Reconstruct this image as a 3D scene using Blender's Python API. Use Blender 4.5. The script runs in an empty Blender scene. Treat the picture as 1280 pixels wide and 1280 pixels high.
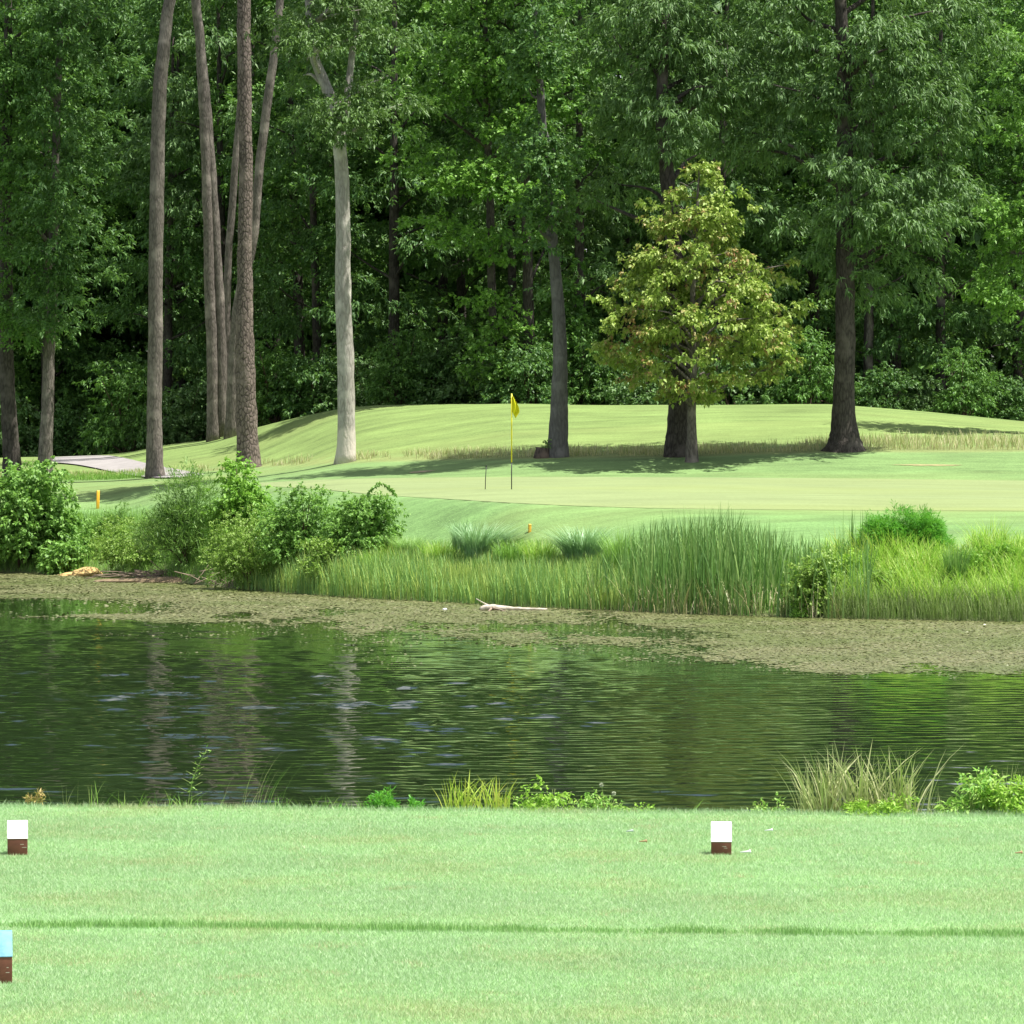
import bpy, math, random
import numpy as np
from mathutils import Vector

rng = np.random.default_rng(11)
random.seed(5)
SC = bpy.context.scene
COL = SC.collection

# ------------------------------------------------------------------ camera geometry
F_PX = 5000.0            # focal length in pixels of a 1280 px wide picture
EYE = 1.7
PITCH = math.atan(80 / F_PX)
WATER = -1.95
CP, SP = math.cos(PITCH), math.sin(PITCH)

def W(px, py, Y):
    u = (px - 640) / F_PX
    v = (640 - py) / F_PX
    dy = CP + v * SP
    dz = -SP + v * CP
    s = Y / dy
    return np.array([u * s, Y, EYE + dz * s])

def PX(x, Y):
    return 640 + F_PX * x / np.maximum(Y, 0.5)

def PY(z, Y):
    # screen row of a point at depth Y and height z
    t = (z - EYE) / Y
    v = (t * CP + SP) / (CP - t * SP)
    return 640 - v * F_PX

# ------------------------------------------------------------------ helpers
def tag(o, label=None, cat=None, group=None, kind=None):
    if label: o['label'] = label
    if cat: o['category'] = cat
    if group: o['group'] = group
    if kind: o['kind'] = kind
    return o

def mesh_np(name, V, F, mat, parent=None, smooth=False, loc=None):
    """V (n,3); F is a list of int arrays (m,k)"""
    V = np.asarray(V, dtype=np.float32)
    if loc is not None:
        V = V - np.asarray(loc, dtype=np.float32)
    if not isinstance(F, (list, tuple)):
        F = [F]
    F = [np.asarray(f, dtype=np.int32) for f in F if len(f)]
    me = bpy.data.meshes.new(name)
    me.vertices.add(len(V))
    me.vertices.foreach_set('co', V.ravel())
    loops = np.concatenate([f.ravel() for f in F])
    tot = np.concatenate([np.full(len(f), f.shape[1], dtype=np.int32) for f in F])
    start = np.concatenate([[0], np.cumsum(tot)[:-1]]).astype(np.int32)
    me.loops.add(len(loops))
    me.loops.foreach_set('vertex_index', loops)
    me.polygons.add(len(tot))
    me.polygons.foreach_set('loop_start', start)
    me.polygons.foreach_set('loop_total', tot)
    if smooth:
        me.polygons.foreach_set('use_smooth', np.ones(len(tot), dtype=bool))
    me.update(calc_edges=True)
    if mat is not None:
        me.materials.append(mat)
    o = bpy.data.objects.new(name, me)
    COL.objects.link(o)
    if loc is not None:
        o.location = loc
    if parent is not None:
        o.parent = parent
        if loc is not None:
            o.location = (0, 0, 0)
    return o

def empty(name, loc, label, cat, group=None):
    o = bpy.data.objects.new(name, None)
    o.empty_display_size = 0.2
    COL.objects.link(o)
    o.location = loc
    return tag(o, label, cat, group)

class MB:
    """collects geometry for one mesh object"""
    def __init__(self):
        self.V = []; self.F = {}; self.n = 0
    def add(self, V, F):
        V = np.asarray(V, dtype=np.float64)
        if not len(V): return
        if not isinstance(F, (list, tuple)): F = [F]
        for f in F:
            f = np.asarray(f, dtype=np.int64)
            if len(f):
                self.F.setdefault(f.shape[1], []).append(f + self.n)
        self.V.append(V); self.n += len(V)
    def build(self, name, mat, parent=None, smooth=False, loc=None):
        return mesh_np(name, np.concatenate(self.V), [np.concatenate(v) for v in self.F.values()], mat, parent, smooth, loc)

def norm(a):
    return a / np.maximum(np.linalg.norm(a, axis=-1, keepdims=True), 1e-9)

def vnoise(x, y, seed=0):
    """smooth value noise on arrays, 0..1"""
    xi = np.floor(x).astype(np.int64); yi = np.floor(y).astype(np.int64)
    xf = x - xi; yf = y - yi
    def h(a, b):
        n = (a * 374761393 + b * 668265263 + seed * 974634777) & 0x7fffffff
        n = ((n ^ (n >> 13)) * 1274126177) & 0x7fffffff
        return ((n ^ (n >> 16)) & 0xffff) / 65535.0
    u = xf * xf * (3 - 2 * xf); v = yf * yf * (3 - 2 * yf)
    return (h(xi, yi) * (1 - u) + h(xi + 1, yi) * u) * (1 - v) + (h(xi, yi + 1) * (1 - u) + h(xi + 1, yi + 1) * u) * v

def fbm(x, y, seed=0, oct=4):
    a = 0.5; s = 0; t = 0
    for k in range(oct):
        s = s + a * vnoise(x * 2 ** k, y * 2 ** k, seed + k * 17); t += a; a *= 0.55
    return s / t

def smooth01(t):
    t = np.clip(t, 0, 1)
    return t * t * (3 - 2 * t)

def blades(P, h, az, lean, w, seg=3, curl=0.0, face=None):
    """curved tapering grass blades; returns V, [quads, tris]"""
    P = np.asarray(P, float); n = len(P)
    d = np.stack([np.cos(az), np.sin(az), np.zeros(n)], 1)
    fa = az + math.pi / 2 if face is None else face
    side = np.stack([np.cos(fa), np.sin(fa), np.zeros(n)], 1)
    rows = []
    for k in range(seg):
        t = k / seg
        c = P + np.array([0, 0, 1.0]) * (h * (t - curl * t * t * 0.6))[:, None] + d * (lean * h * t ** 2)[:, None]
        ww = (w * (1 - t ** 1.6) * (0.75 + 0.5 * t) * 0.5)[:, None]
        rows += [c - side * ww, c + side * ww]
    tip = P + np.array([0, 0, 1.0]) * (h * (1 - curl * 0.6))[:, None] + d * (lean * h)[:, None]
    rows.append(tip)
    m = 2 * seg + 1
    V = np.stack(rows, 1).reshape(-1, 3)
    b = np.arange(n)[:, None] * m
    Q = [b + np.array([[2 * k, 2 * k + 1, 2 * k + 3, 2 * k + 2]]) for k in range(seg - 1)]
    T = b + np.array([[2 * seg - 2, 2 * seg - 1, 2 * seg]])
    return V, ([np.concatenate(Q)] if Q else []) + [T]

def leaf_quads(base, d, L, Wd, droop=0.2, tilt=0.5, fold=0.12, r=None):
    r = r or rng
    n = len(base)
    up = np.array([0, 0, 1.0]) + r.normal(0, tilt, (n, 3))
    side = norm(np.cross(d, up))
    nr = norm(np.cross(side, d))
    L = np.broadcast_to(L, (n,))[:, None]; Wd = np.broadcast_to(Wd, (n,))[:, None]
    mid = base + d * L * 0.45
    v0 = base
    v1 = mid + side * Wd / 2 + nr * Wd * fold
    v2 = base + d * L - np.array([0, 0, 1.0]) * L * droop
    v3 = mid - side * Wd / 2 + nr * Wd * fold
    V = np.stack([v0, v1, v2, v3], 1).reshape(-1, 3)
    b = np.arange(n)[:, None] * 4
    T = np.concatenate([b + np.array([[0, 1, 2]]), b + np.array([[0, 2, 3]])])
    return V, T

def pads_leaves(pads, axis, twigs, per, L, Wd, droop=0.25, flat=0.45, r=None, spread=0.8, radial=0.5, updown=-0.25):
    """pads (n,4): x y z r.  Each pad is a bough of twigs, each twig a spray of leaves."""
    r = r or rng
    pads = np.asarray(pads, float)
    nt = np.maximum(2, (twigs * (pads[:, 3] / pads[:, 3].mean()) ** 1.7)).astype(int)
    idx = np.repeat(np.arange(len(pads)), nt)
    n = len(idx)
    q = norm(r.normal(0, 1, (n, 3)))
    q[:, 2] = np.where(r.random(n) < 0.75, np.abs(q[:, 2]), q[:, 2])
    rad = r.random(n) ** 0.4
    off = q * rad[:, None] * pads[idx, 3:4]
    off[:, 2] *= flat
    # boughs sag at their rim
    off[:, 2] -= 0.35 * flat * (off[:, 0] ** 2 + off[:, 1] ** 2) / pads[idx, 3]
    c = pads[idx, :3] + off
    out = c.copy()
    out[:, 0] -= axis[0]; out[:, 1] -= axis[1]; out[:, 2] = 0
    out = norm(out) * radial
    td = norm(out + off / pads[idx, 3:4] * 0.9 + r.normal(0, 0.35, (n, 3)) + np.array([0, 0, updown]))
    k = np.repeat(np.arange(n), per)
    m = len(k)
    sp = L * 1.1
    base = c[k] + td[k] * (r.random(m)[:, None] * sp * 1.6) + r.normal(0, sp * 0.18, (m, 3))
    d = norm(td[k] + r.normal(0, spread, (m, 3)) + np.array([0, 0, -droop]))
    return leaf_quads(base, d, L * r.uniform(0.65, 1.25, m), Wd * r.uniform(0.7, 1.2, m), droop * 0.6, r=r)

def tube(pts, radii, sides=10, bump=0.0, r=None, cap=True):
    r = r or rng
    pts = np.asarray(pts, float); radii = np.asarray(radii, float)
    n = len(pts)
    t = np.gradient(pts, axis=0); t = norm(t)
    ref = np.array([0.0, 1.0, 0.0])
    if abs(t[0] @ ref) > 0.9: ref = np.array([1.0, 0, 0])
    a = norm(np.cross(t, ref)); b = np.cross(t, a)
    ang = np.linspace(0, 2 * np.pi, sides, endpoint=False)
    rr = radii[:, None] * (1 + bump * r.normal(0, 1, (n, sides)))
    V = pts[:, None, :] + (a[:, None, :] * np.cos(ang)[None, :, None] + b[:, None, :] * np.sin(ang)[None, :, None]) * rr[:, :, None]
    V = V.reshape(-1, 3)
    i = np.arange(n - 1)[:, None] * sides; j = np.arange(sides)[None, :]; j2 = (j + 1) % sides
    Q = np.stack([i + j, i + j2, i + sides + j2, i + sides + j], -1).reshape(-1, 4)
    F = [Q]
    if cap:
        V = np.concatenate([V, pts[:1], pts[-1:]])
        c0 = n * sides; c1 = c0 + 1
        k = np.arange(sides); k2 = (k + 1) % sides
        T = np.concatenate([np.stack([k2, k, np.full(sides, c0)], 1),
                            np.stack([(n - 1) * sides + k, (n - 1) * sides + k2, np.full(sides, c1)], 1)])
        F.append(T)
    return V, F

def spline(pts, n):
    """Catmull-Rom through control rows of any width"""
    pts = np.asarray(pts, float)
    if len(pts) == 2:
        t = np.linspace(0, 1, n)[:, None]
        return pts[0] * (1 - t) + pts[1] * t
    P = np.concatenate([[2 * pts[0] - pts[1]], pts, [2 * pts[-1] - pts[-2]]])
    u = np.linspace(0, len(pts) - 1 - 1e-6, n)
    i = u.astype(int); f = (u - i)[:, None]
    p0, p1, p2, p3 = P[i], P[i + 1], P[i + 2], P[i + 3]
    return 0.5 * (2 * p1 + (p2 - p0) * f + (2 * p0 - 5 * p1 + 4 * p2 - p3) * f ** 2 + (3 * p1 - p0 - 3 * p2 + p3) * f ** 3)

# ------------------------------------------------------------------ materials
def new_mat(name):
    m = bpy.data.materials.new(name); m.use_nodes = True
    nt = m.node_tree
    for n in list(nt.nodes): nt.nodes.remove(n)
    return m, nt

def N(nt, typ, **kw):
    n = nt.nodes.new(typ)
    for k, v in kw.items():
        if k in ('inputs',):
            for a, b in v.items(): n.inputs[a].default_value = b
        else: setattr(n, k, v)
    return n

def ramp(nt, stops, fac=None):
    n = nt.nodes.new('ShaderNodeValToRGB')
    e = n.color_ramp.elements
    while len(e) > 1: e.remove(e[0])
    e[0].position = stops[0][0]; e[0].color = (*stops[0][1], 1)
    for p, c in stops[1:]:
        x = e.new(p); x.color = (*c, 1)
    if fac is not None: nt.links.new(fac, n.inputs[0])
    return n

def mixc(nt, fac, a, b):
    n = nt.nodes.new('ShaderNodeMix'); n.data_type = 'RGBA'
    if isinstance(fac, float): n.inputs[0].default_value = fac
    else: nt.links.new(fac, n.inputs[0])
    for i, v in ((6, a), (7, b)):
        if isinstance(v, tuple): n.inputs[i].default_value = (*v, 1)
        else: nt.links.new(v, n.inputs[i])
    return n.outputs[2]

def leaf_mat(name, cols, trans=0.35, rough=0.5, spec=0.35, patch=None, patch_scale=0.8, patch_w=(0.58, 0.68), patch2=None, patch2_scale=3.0, patch2_w=(0.65, 0.8)):
    """leaf colours vary leaf by leaf; optional patches of another colour"""
    m, nt = new_mat(name)
    L = nt.links
    g = N(nt, 'ShaderNodeNewGeometry')
    k = len(cols)
    rp = ramp(nt, [(i / max(1, k - 1), c) for i, c in enumerate(cols)], g.outputs['Random Per Island'])
    c = rp.outputs[0]
    for patch, patch_scale, patch_w in ((patch, patch_scale, patch_w), (patch2, patch2_scale, patch2_w)):
        if patch is None: continue
        tc = N(nt, 'ShaderNodeTexCoord')
        nz = N(nt, 'ShaderNodeTexNoise', inputs={'Scale': patch_scale, 'Detail': 2.0})
        L.new(tc.outputs['Object'], nz.inputs['Vector'])
        ad = N(nt, 'ShaderNodeMath', operation='ADD'); L.new(nz.outputs[0], ad.inputs[0])
        sc = N(nt, 'ShaderNodeMath', operation='MULTIPLY_ADD'); L.new(g.outputs['Random Per Island'], sc.inputs[0])
        sc.inputs[1].default_value = 0.24; sc.inputs[2].default_value = -0.12
        L.new(sc.outputs[0], ad.inputs[1])
        mr = N(nt, 'ShaderNodeMapRange'); L.new(ad.outputs[0], mr.inputs[0])
        mr.inputs[1].default_value = patch_w[0]; mr.inputs[2].default_value = patch_w[1]
        c = mixc(nt, mr.outputs[0], c, patch)
    b = N(nt, 'ShaderNodeBsdfPrincipled', inputs={'Roughness': rough, 'Specular IOR Level': spec})
    L.new(c, b.inputs['Base Color'])
    t = N(nt, 'ShaderNodeBsdfTranslucent')
    tm = mixc(nt, 0.5, c, (0.16, 0.30, 0.03))
    L.new(tm, t.inputs['Color'])
    mx = N(nt, 'ShaderNodeMixShader', inputs={0: trans})
    L.new(b.outputs[0], mx.inputs[1]); L.new(t.outputs[0], mx.inputs[2])
    o = N(nt, 'ShaderNodeOutputMaterial'); L.new(mx.outputs[0], o.inputs[0])
    return m

def plain_mat(name, col, rough=0.6, spec=0.4, var=0.15, scale=8.0, bump=0.0, col2=None, metal=0.0):
    m, nt = new_mat(name); L = nt.links
    tc = N(nt, 'ShaderNodeTexCoord')
    nz = N(nt, 'ShaderNodeTexNoise', inputs={'Scale': scale, 'Detail': 5.0, 'Roughness': 0.65})
    L.new(tc.outputs['Object'], nz.inputs['Vector'])
    a = tuple(x * (1 - var) for x in col); b_ = col2 or tuple(min(1, x * (1 + var)) for x in col)
    rp = ramp(nt, [(0.35, a), (0.65, b_)], nz.outputs[0])
    b = N(nt, 'ShaderNodeBsdfPrincipled', inputs={'Roughness': rough, 'Specular IOR Level': spec, 'Metallic': metal})
    L.new(rp.outputs[0], b.inputs['Base Color'])
    if bump:
        bp = N(nt, 'ShaderNodeBump', inputs={'Strength': bump, 'Distance': 0.02}); L.new(nz.outputs[0], bp.inputs['Height'])
        L.new(bp.outputs[0], b.inputs['Normal'])
    o = N(nt, 'ShaderNodeOutputMaterial'); L.new(b.outputs[0], o.inputs[0])
    return m

def bark_mat(name, dark, light, plates=False, scale=6.0, pale_base=None):
    m, nt = new_mat(name); L = nt.links
    tc = N(nt, 'ShaderNodeTexCoord')
    mp = N(nt, 'ShaderNodeMapping'); mp.inputs['Scale'].default_value = (1, 1, 0.28 if not plates else 0.5)
    L.new(tc.outputs['Object'], mp.inputs[0])
    nz = N(nt, 'ShaderNodeTexNoise', inputs={'Scale': scale * 1.6, 'Detail': 6.0, 'Roughness': 0.7})
    L.new(mp.outputs[0], nz.inputs['Vector'])
    vo = N(nt, 'ShaderNodeTexVoronoi', feature='DISTANCE_TO_EDGE', inputs={'Scale': scale})
    L.new(mp.outputs[0], vo.inputs['Vector'])
    mr = N(nt, 'ShaderNodeMapRange'); L.new(vo.outputs[0], mr.inputs[0]); mr.inputs[2].default_value = 0.22
    md = N(nt, 'ShaderNodeMath', operation='MULTIPLY_ADD'); L.new(mr.outputs[0], md.inputs[0]); md.inputs[1].default_value = 0.5 if plates else 0.25
    L.new(nz.outputs[0], md.inputs[2])
    rp = ramp(nt, [(0.40, dark), (0.95, light)], md.outputs[0])
    c = rp.outputs[0]
    # big lichen patches
    nz2 = N(nt, 'ShaderNodeTexNoise', inputs={'Scale': 1.6, 'Detail': 4.0}); L.new(tc.outputs['Object'], nz2.inputs['Vector'])
    r2 = ramp(nt, [(0.52, (0, 0, 0)), (0.7, (1, 1, 1))], nz2.outputs[0])
    c = mixc(nt, r2.outputs[0], c, tuple(min(1, x * 1.25) for x in light))
    if pale_base:
        sx = N(nt, 'ShaderNodeSeparateXYZ'); L.new(tc.outputs['Object'], sx.inputs[0])
        ml = N(nt, 'ShaderNodeMath', operation='MULTIPLY_ADD'); L.new(nz2.outputs[0], ml.inputs[0]); ml.inputs[1].default_value = 3.4
        L.new(sx.outputs[2], ml.inputs[2])
        r3 = ramp(nt, [(0.30, (1, 1, 1)), (0.36, (0, 0, 0))], None)
        dv = N(nt, 'ShaderNodeMath', operation='MULTIPLY'); L.new(ml.outputs[0], dv.inputs[0]); dv.inputs[1].default_value = 0.12
        L.new(dv.outputs[0], r3.inputs[0])
        c = mixc(nt, r3.outputs[0], c, pale_base)
    b = N(nt, 'ShaderNodeBsdfPrincipled', inputs={'Roughness': 0.9, 'Specular IOR Level': 0.15})
    L.new(c, b.inputs['Base Color'])
    bp = N(nt, 'ShaderNodeBump', inputs={'Strength': 0.9, 'Distance': 0.03}); L.new(md.outputs[0], bp.inputs['Height'])
    L.new(bp.outputs[0], b.inputs['Normal'])
    o = N(nt, 'ShaderNodeOutputMaterial'); L.new(b.outputs[0], o.inputs[0])
    return m

def turf_mat(name, attr=None, col=None, fine=30.0, amp=0.22, streak=True):
    m, nt = new_mat(name); L = nt.links
    tc = N(nt, 'ShaderNodeTexCoord')
    mp = N(nt, 'ShaderNodeMapping'); mp.inputs['Scale'].default_value = (0.25, 1.0, 1.0) if streak else (1, 1, 1)
    L.new(tc.outputs['Object'], mp.inputs[0])
    n1 = N(nt, 'ShaderNodeTexNoise', inputs={'Scale': 1.1, 'Detail': 8.0, 'Roughness': 0.72}); L.new(mp.outputs[0], n1.inputs['Vector'])
    n2 = N(nt, 'ShaderNodeTexNoise', inputs={'Scale': fine, 'Detail': 3.0, 'Roughness': 0.7}); L.new(tc.outputs['Object'], n2.inputs['Vector'])
    n3 = N(nt, 'ShaderNodeTexNoise', inputs={'Scale': 0.16, 'Detail': 4.0}); L.new(mp.outputs[0], n3.inputs['Vector'])
    if attr:
        at = N(nt, 'ShaderNodeAttribute', attribute_name=attr); c = at.outputs['Color']
    else:
        rg = N(nt, 'ShaderNodeRGB'); rg.outputs[0].default_value = (*col, 1); c = rg.outputs[0]
    # value variation
    def scale_by(c, fac_socket, lo, hi, a, b):
        mr = N(nt, 'ShaderNodeMapRange'); L.new(fac_socket, mr.inputs[0])
        mr.inputs[1].default_value = lo; mr.inputs[2].default_value = hi; mr.inputs[3].default_value = a; mr.inputs[4].default_value = b
        hs = N(nt, 'ShaderNodeHueSaturation'); L.new(mr.outputs[0], hs.inputs['Value']); L.new(c, hs.inputs['Color'])
        return hs.outputs[0]
    c = scale_by(c, n1.outputs[0], 0.3, 0.7, 1 - 1.5 * amp, 1 + 1.5 * amp)
    c = scale_by(c, n2.outputs[0], 0.3, 0.7, 1 - amp * 0.9, 1 + amp * 0.9)
    yl = ramp(nt, [(0.5, (0, 0, 0)), (0.72, (0.55, 0.55, 0.55))], n3.outputs[0])
    c = mixc(nt, yl.outputs[0], c, (0.20, 0.245, 0.08))
    b = N(nt, 'ShaderNodeBsdfPrincipled', inputs={'Roughness': 0.85, 'Specular IOR Level': 0.2})
    L.new(c, b.inputs['Base Color'])
    bp = N(nt, 'ShaderNodeBump', inputs={'Strength': 0.5, 'Distance': 0.03}); L.new(n2.outputs[0], bp.inputs['Height'])
    L.new(bp.outputs[0], b.inputs['Normal'])
    o = N(nt, 'ShaderNodeOutputMaterial'); L.new(b.outputs[0], o.inputs[0])
    return m

M = {}
M['oak_leaf'] = leaf_mat('oak_leaf', [(0.060, 0.131, 0.040), (0.121, 0.222, 0.069), (0.172, 0.290, 0.111)], rough=0.5, spec=0.25, trans=0.24)
M['olive_leaf'] = leaf_mat('olive_leaf', [(0.065, 0.131, 0.035), (0.116, 0.209, 0.056), (0.160, 0.260, 0.096)], rough=0.5, spec=0.25, trans=0.24)
M['forest_leaf'] = leaf_mat('forest_leaf', [(0.048, 0.122, 0.036), (0.087, 0.190, 0.047), (0.142, 0.270, 0.076)], rough=0.5, spec=0.25, trans=0.26)
M['forest_leaf_b'] = leaf_mat('forest_leaf_b', [(0.061, 0.148, 0.038), (0.109, 0.234, 0.045), (0.162, 0.324, 0.069)], rough=0.5, spec=0.25, trans=0.28)
M['gum_leaf'] = leaf_mat('gum_leaf', [(0.098, 0.231, 0.038), (0.164, 0.336, 0.052), (0.240, 0.442, 0.086)], trans=0.32)
M['maple_leaf'] = leaf_mat('maple_leaf', [(0.212, 0.295, 0.049), (0.292, 0.401, 0.075), (0.390, 0.487, 0.117), (0.260, 0.434, 0.075)], trans=0.32,
                           patch=(0.362, 0.19, 0.10), patch_scale=0.9, patch_w=(0.57, 0.74))
M['pine_leaf'] = leaf_mat('pine_leaf', [(0.03, 0.06, 0.02), (0.05, 0.10, 0.03)], trans=0.15)
M['bush_leaf'] = leaf_mat('bush_leaf', [(0.112, 0.252, 0.045), (0.203, 0.403, 0.075), (0.304, 0.521, 0.135)], trans=0.4)
M['bush_bright'] = leaf_mat('bush_bright', [(0.144, 0.324, 0.036), (0.228, 0.456, 0.060), (0.312, 0.540, 0.108)], trans=0.42)
M['bush_dark'] = leaf_mat('bush_dark', [(0.091, 0.205, 0.043), (0.172, 0.325, 0.070), (0.282, 0.443, 0.139)], trans=0.35)
M['bush_olive'] = leaf_mat('bush_olive', [(0.149, 0.283, 0.041), (0.253, 0.416, 0.068), (0.372, 0.519, 0.149)], trans=0.38)
M['feather_leaf'] = leaf_mat('feather_leaf', [(0.075, 0.300, 0.025), (0.112, 0.400, 0.037), (0.175, 0.500, 0.062)], trans=0.45)
M['cattail'] = leaf_mat('cattail', [(0.078, 0.179, 0.040), (0.146, 0.304, 0.080), (0.213, 0.399, 0.112), (0.325, 0.483, 0.152), (0.134, 0.284, 0.088)], trans=0.3, rough=0.4)
M['sedge'] = leaf_mat('sedge', [(0.144, 0.287, 0.093), (0.246, 0.448, 0.132), (0.328, 0.538, 0.145), (0.492, 0.591, 0.132)], trans=0.3,
                      patch=(0.403, 0.512, 0.124), patch_scale=0.7, patch_w=(0.5, 0.7))
M['bank_grass'] = leaf_mat('bank_grass', [(0.184, 0.385, 0.044), (0.289, 0.550, 0.062), (0.420, 0.620, 0.100), (0.473, 0.578, 0.175)], trans=0.4,
                           patch=(0.475, 0.525, 0.112), patch_scale=0.6, patch_w=(0.6, 0.8))
M['dry_grass'] = leaf_mat('dry_grass', [(0.30, 0.27, 0.13), (0.42, 0.38, 0.20), (0.24, 0.28, 0.10), (0.55, 0.50, 0.32)], trans=0.25)
M['rough_grass'] = leaf_mat('rough_grass', [(0.26, 0.34, 0.10), (0.48, 0.46, 0.22), (0.60, 0.55, 0.34), (0.44, 0.44, 0.18), (0.62, 0.58, 0.38)], trans=0.3)
M['green_grass'] = leaf_mat('green_grass', [(0.127, 0.290, 0.046), (0.218, 0.419, 0.077), (0.309, 0.531, 0.108)], trans=0.35)
M['silver_grass'] = leaf_mat('silver_grass', [(0.182, 0.347, 0.157), (0.290, 0.485, 0.251), (0.436, 0.620, 0.345)], trans=0.25, rough=0.35, spec=0.5)
M['pale_tuft'] = leaf_mat('pale_tuft', [(0.225, 0.400, 0.112), (0.325, 0.525, 0.175), (0.425, 0.600, 0.250)], trans=0.35)
M['dry_reed'] = leaf_mat('dry_reed', [(0.312, 0.364, 0.130), (0.442, 0.468, 0.221), (0.572, 0.572, 0.312), (0.286, 0.377, 0.091)], trans=0.3)
M['shore_stem'] = leaf_mat('shore_stem', [(0.17, 0.27, 0.07), (0.26, 0.36, 0.12), (0.34, 0.40, 0.19), (0.20, 0.33, 0.06)], trans=0.3)
M['weed_bright'] = leaf_mat('weed_bright', [(0.20, 0.42, 0.04), (0.30, 0.52, 0.06), (0.38, 0.56, 0.10)], trans=0.4)
M['weed_mid'] = leaf_mat('weed_mid', [(0.169, 0.390, 0.065), (0.286, 0.520, 0.091), (0.442, 0.598, 0.169)], trans=0.38)
M['yellow_blade'] = leaf_mat('yellow_blade', [(0.336, 0.504, 0.048), (0.504, 0.620, 0.096), (0.480, 0.480, 0.096)], trans=0.4)
M['tan_head'] = leaf_mat('tan_head', [(0.40, 0.30, 0.10), (0.55, 0.42, 0.16), (0.30, 0.22, 0.08)], trans=0.2)
M['tee_blade'] = leaf_mat('tee_blade', [(0.278, 0.466, 0.214), (0.352, 0.540, 0.290), (0.427, 0.592, 0.343), (0.512, 0.612, 0.407)], trans=0.3, rough=0.5, spec=0.3,
                          patch=(0.46, 0.50, 0.27), patch_scale=1.3, patch_w=(0.50, 0.78), patch2=(0.50, 0.43, 0.27), patch2_scale=4.0, patch2_w=(0.66, 0.80))
M['strip_blade'] = leaf_mat('strip_blade', [(0.215, 0.423, 0.135), (0.300, 0.519, 0.179), (0.400, 0.614, 0.254)], trans=0.3)
M['bark_grey'] = bark_mat('bark_grey', (0.075, 0.066, 0.058), (0.22, 0.195, 0.17), scale=12)
M['bark_pine'] = bark_mat('bark_pine', (0.035, 0.028, 0.025), (0.19, 0.155, 0.135), plates=True, scale=10)
M['bark_pale'] = bark_mat('bark_pale', (0.24, 0.225, 0.20), (0.46, 0.435, 0.39), scale=9, pale_base=(0.55, 0.50, 0.44))
M['bark_smooth'] = bark_mat('bark_smooth', (0.085, 0.082, 0.080), (0.15, 0.145, 0.14), scale=9)
M['bark_dark'] = bark_mat('bark_dark', (0.030, 0.026, 0.023), (0.10, 0.088, 0.077), scale=11)
M['stem'] = plain_mat('stem', (0.09, 0.065, 0.04), rough=0.85, scale=20)
M['green_stem'] = plain_mat('green_stem', (0.26, 0.34, 0.10), rough=0.7, scale=20)
M['red_stem'] = plain_mat('red_stem', (0.26, 0.16, 0.08), rough=0.7, scale=20)

# ------------------------------------------------------------------ terrain
# stations across the picture, clamped beyond it
cpx = np.array([-200, 0, 150, 300, 430, 640, 860, 1055, 1280, 1480], float)
shore_y = np.array([713, 716, 721, 737, 747, 758, 768, 774, 778, 780], float)
S0Y = F_PX * (EYE - WATER) / (shore_y - 560)
stY = [S0Y,
       S0Y + 4.0,
       np.array([126, 126, 125, 117, 108, 100, 97, 97, 97, 97], float),
       np.array([134, 134, 131, 125, 119, 116, 115, 115, 115, 115], float),
       np.array([143, 141, 140, 137, 128, 122, 121, 121, 121, 121], float),
       np.array([162, 160, 157, 153, 147, 141, 140, 140, 140, 140], float)]
stS = [shore_y,
       np.array([668, 668, 672, 680, 690, 694, 698, 700, 702, 702], float),
       np.array([640, 640, 636, 618, 618, 629, 636, 637, 639, 640], float),
       np.array([613, 612, 608, 602, 598, 597, 597, 598, 601, 602], float),
       np.array([602, 599, 597, 586, 578, 573, 569, 564, 561, 560], float),
       np.array([582, 577, 571, 551, 515, 505.5, 505.5, 505, 527, 540], float)]
ppx = np.linspace(-200, 1480, 337)
def sm(a):
    v = np.interp(ppx, cpx, a)
    k = np.hanning(17); k /= k.sum()
    return np.convolve(np.pad(v, 8, mode='edge'), k, mode='valid')
crest_px = [-200, 0, 130, 165, 204, 262, 322, 370, 420, 470, 560, 1040, 1160, 1280, 1480]
crest_y = [577, 573, 568, 564, 555.5, 549, 533, 521, 511, 506.5, 505.5, 505, 514, 526, 541]
stYs = [sm(a) for a in stY]
_rows = [sm(q) for q in stS]
_k = np.hanning(9); _k /= _k.sum()
_rows[5] = np.convolve(np.pad(np.interp(ppx, crest_px, crest_y), 4, mode='edge'), _k, mode='valid')
stZs = [EYE + (-SP + ((640 - q) / F_PX) * CP) / (CP + ((640 - q) / F_PX) * SP) * y for q, y in zip(_rows, stYs)]
stYs = [stYs[0] - 9, stYs[0] - 3] + stYs + [stYs[-1] + 13, stYs[-1] + 300]
stZs = [np.full_like(stZs[0], -3.6), np.full_like(stZs[0], WATER - 0.75)] + stZs + [stZs[-1] - 1.0, stZs[-1] - 1.0]
stZs[2][:] = WATER
stYs = np.array(stYs); stZs = np.array(stZs)
EDGE_L, EDGE_R = 18.97, 18.48

def tee_edge(x):
    x = np.asarray(x, float)
    return np.interp(x, [-6, -2.43, 2.37, 6], [EDGE_L + 0.1, EDGE_L, EDGE_R, EDGE_R - 0.1]) + 0.16 * (fbm(x * 1.6 + 40, x * 0 + 2, 41, 3) - 0.5)

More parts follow.
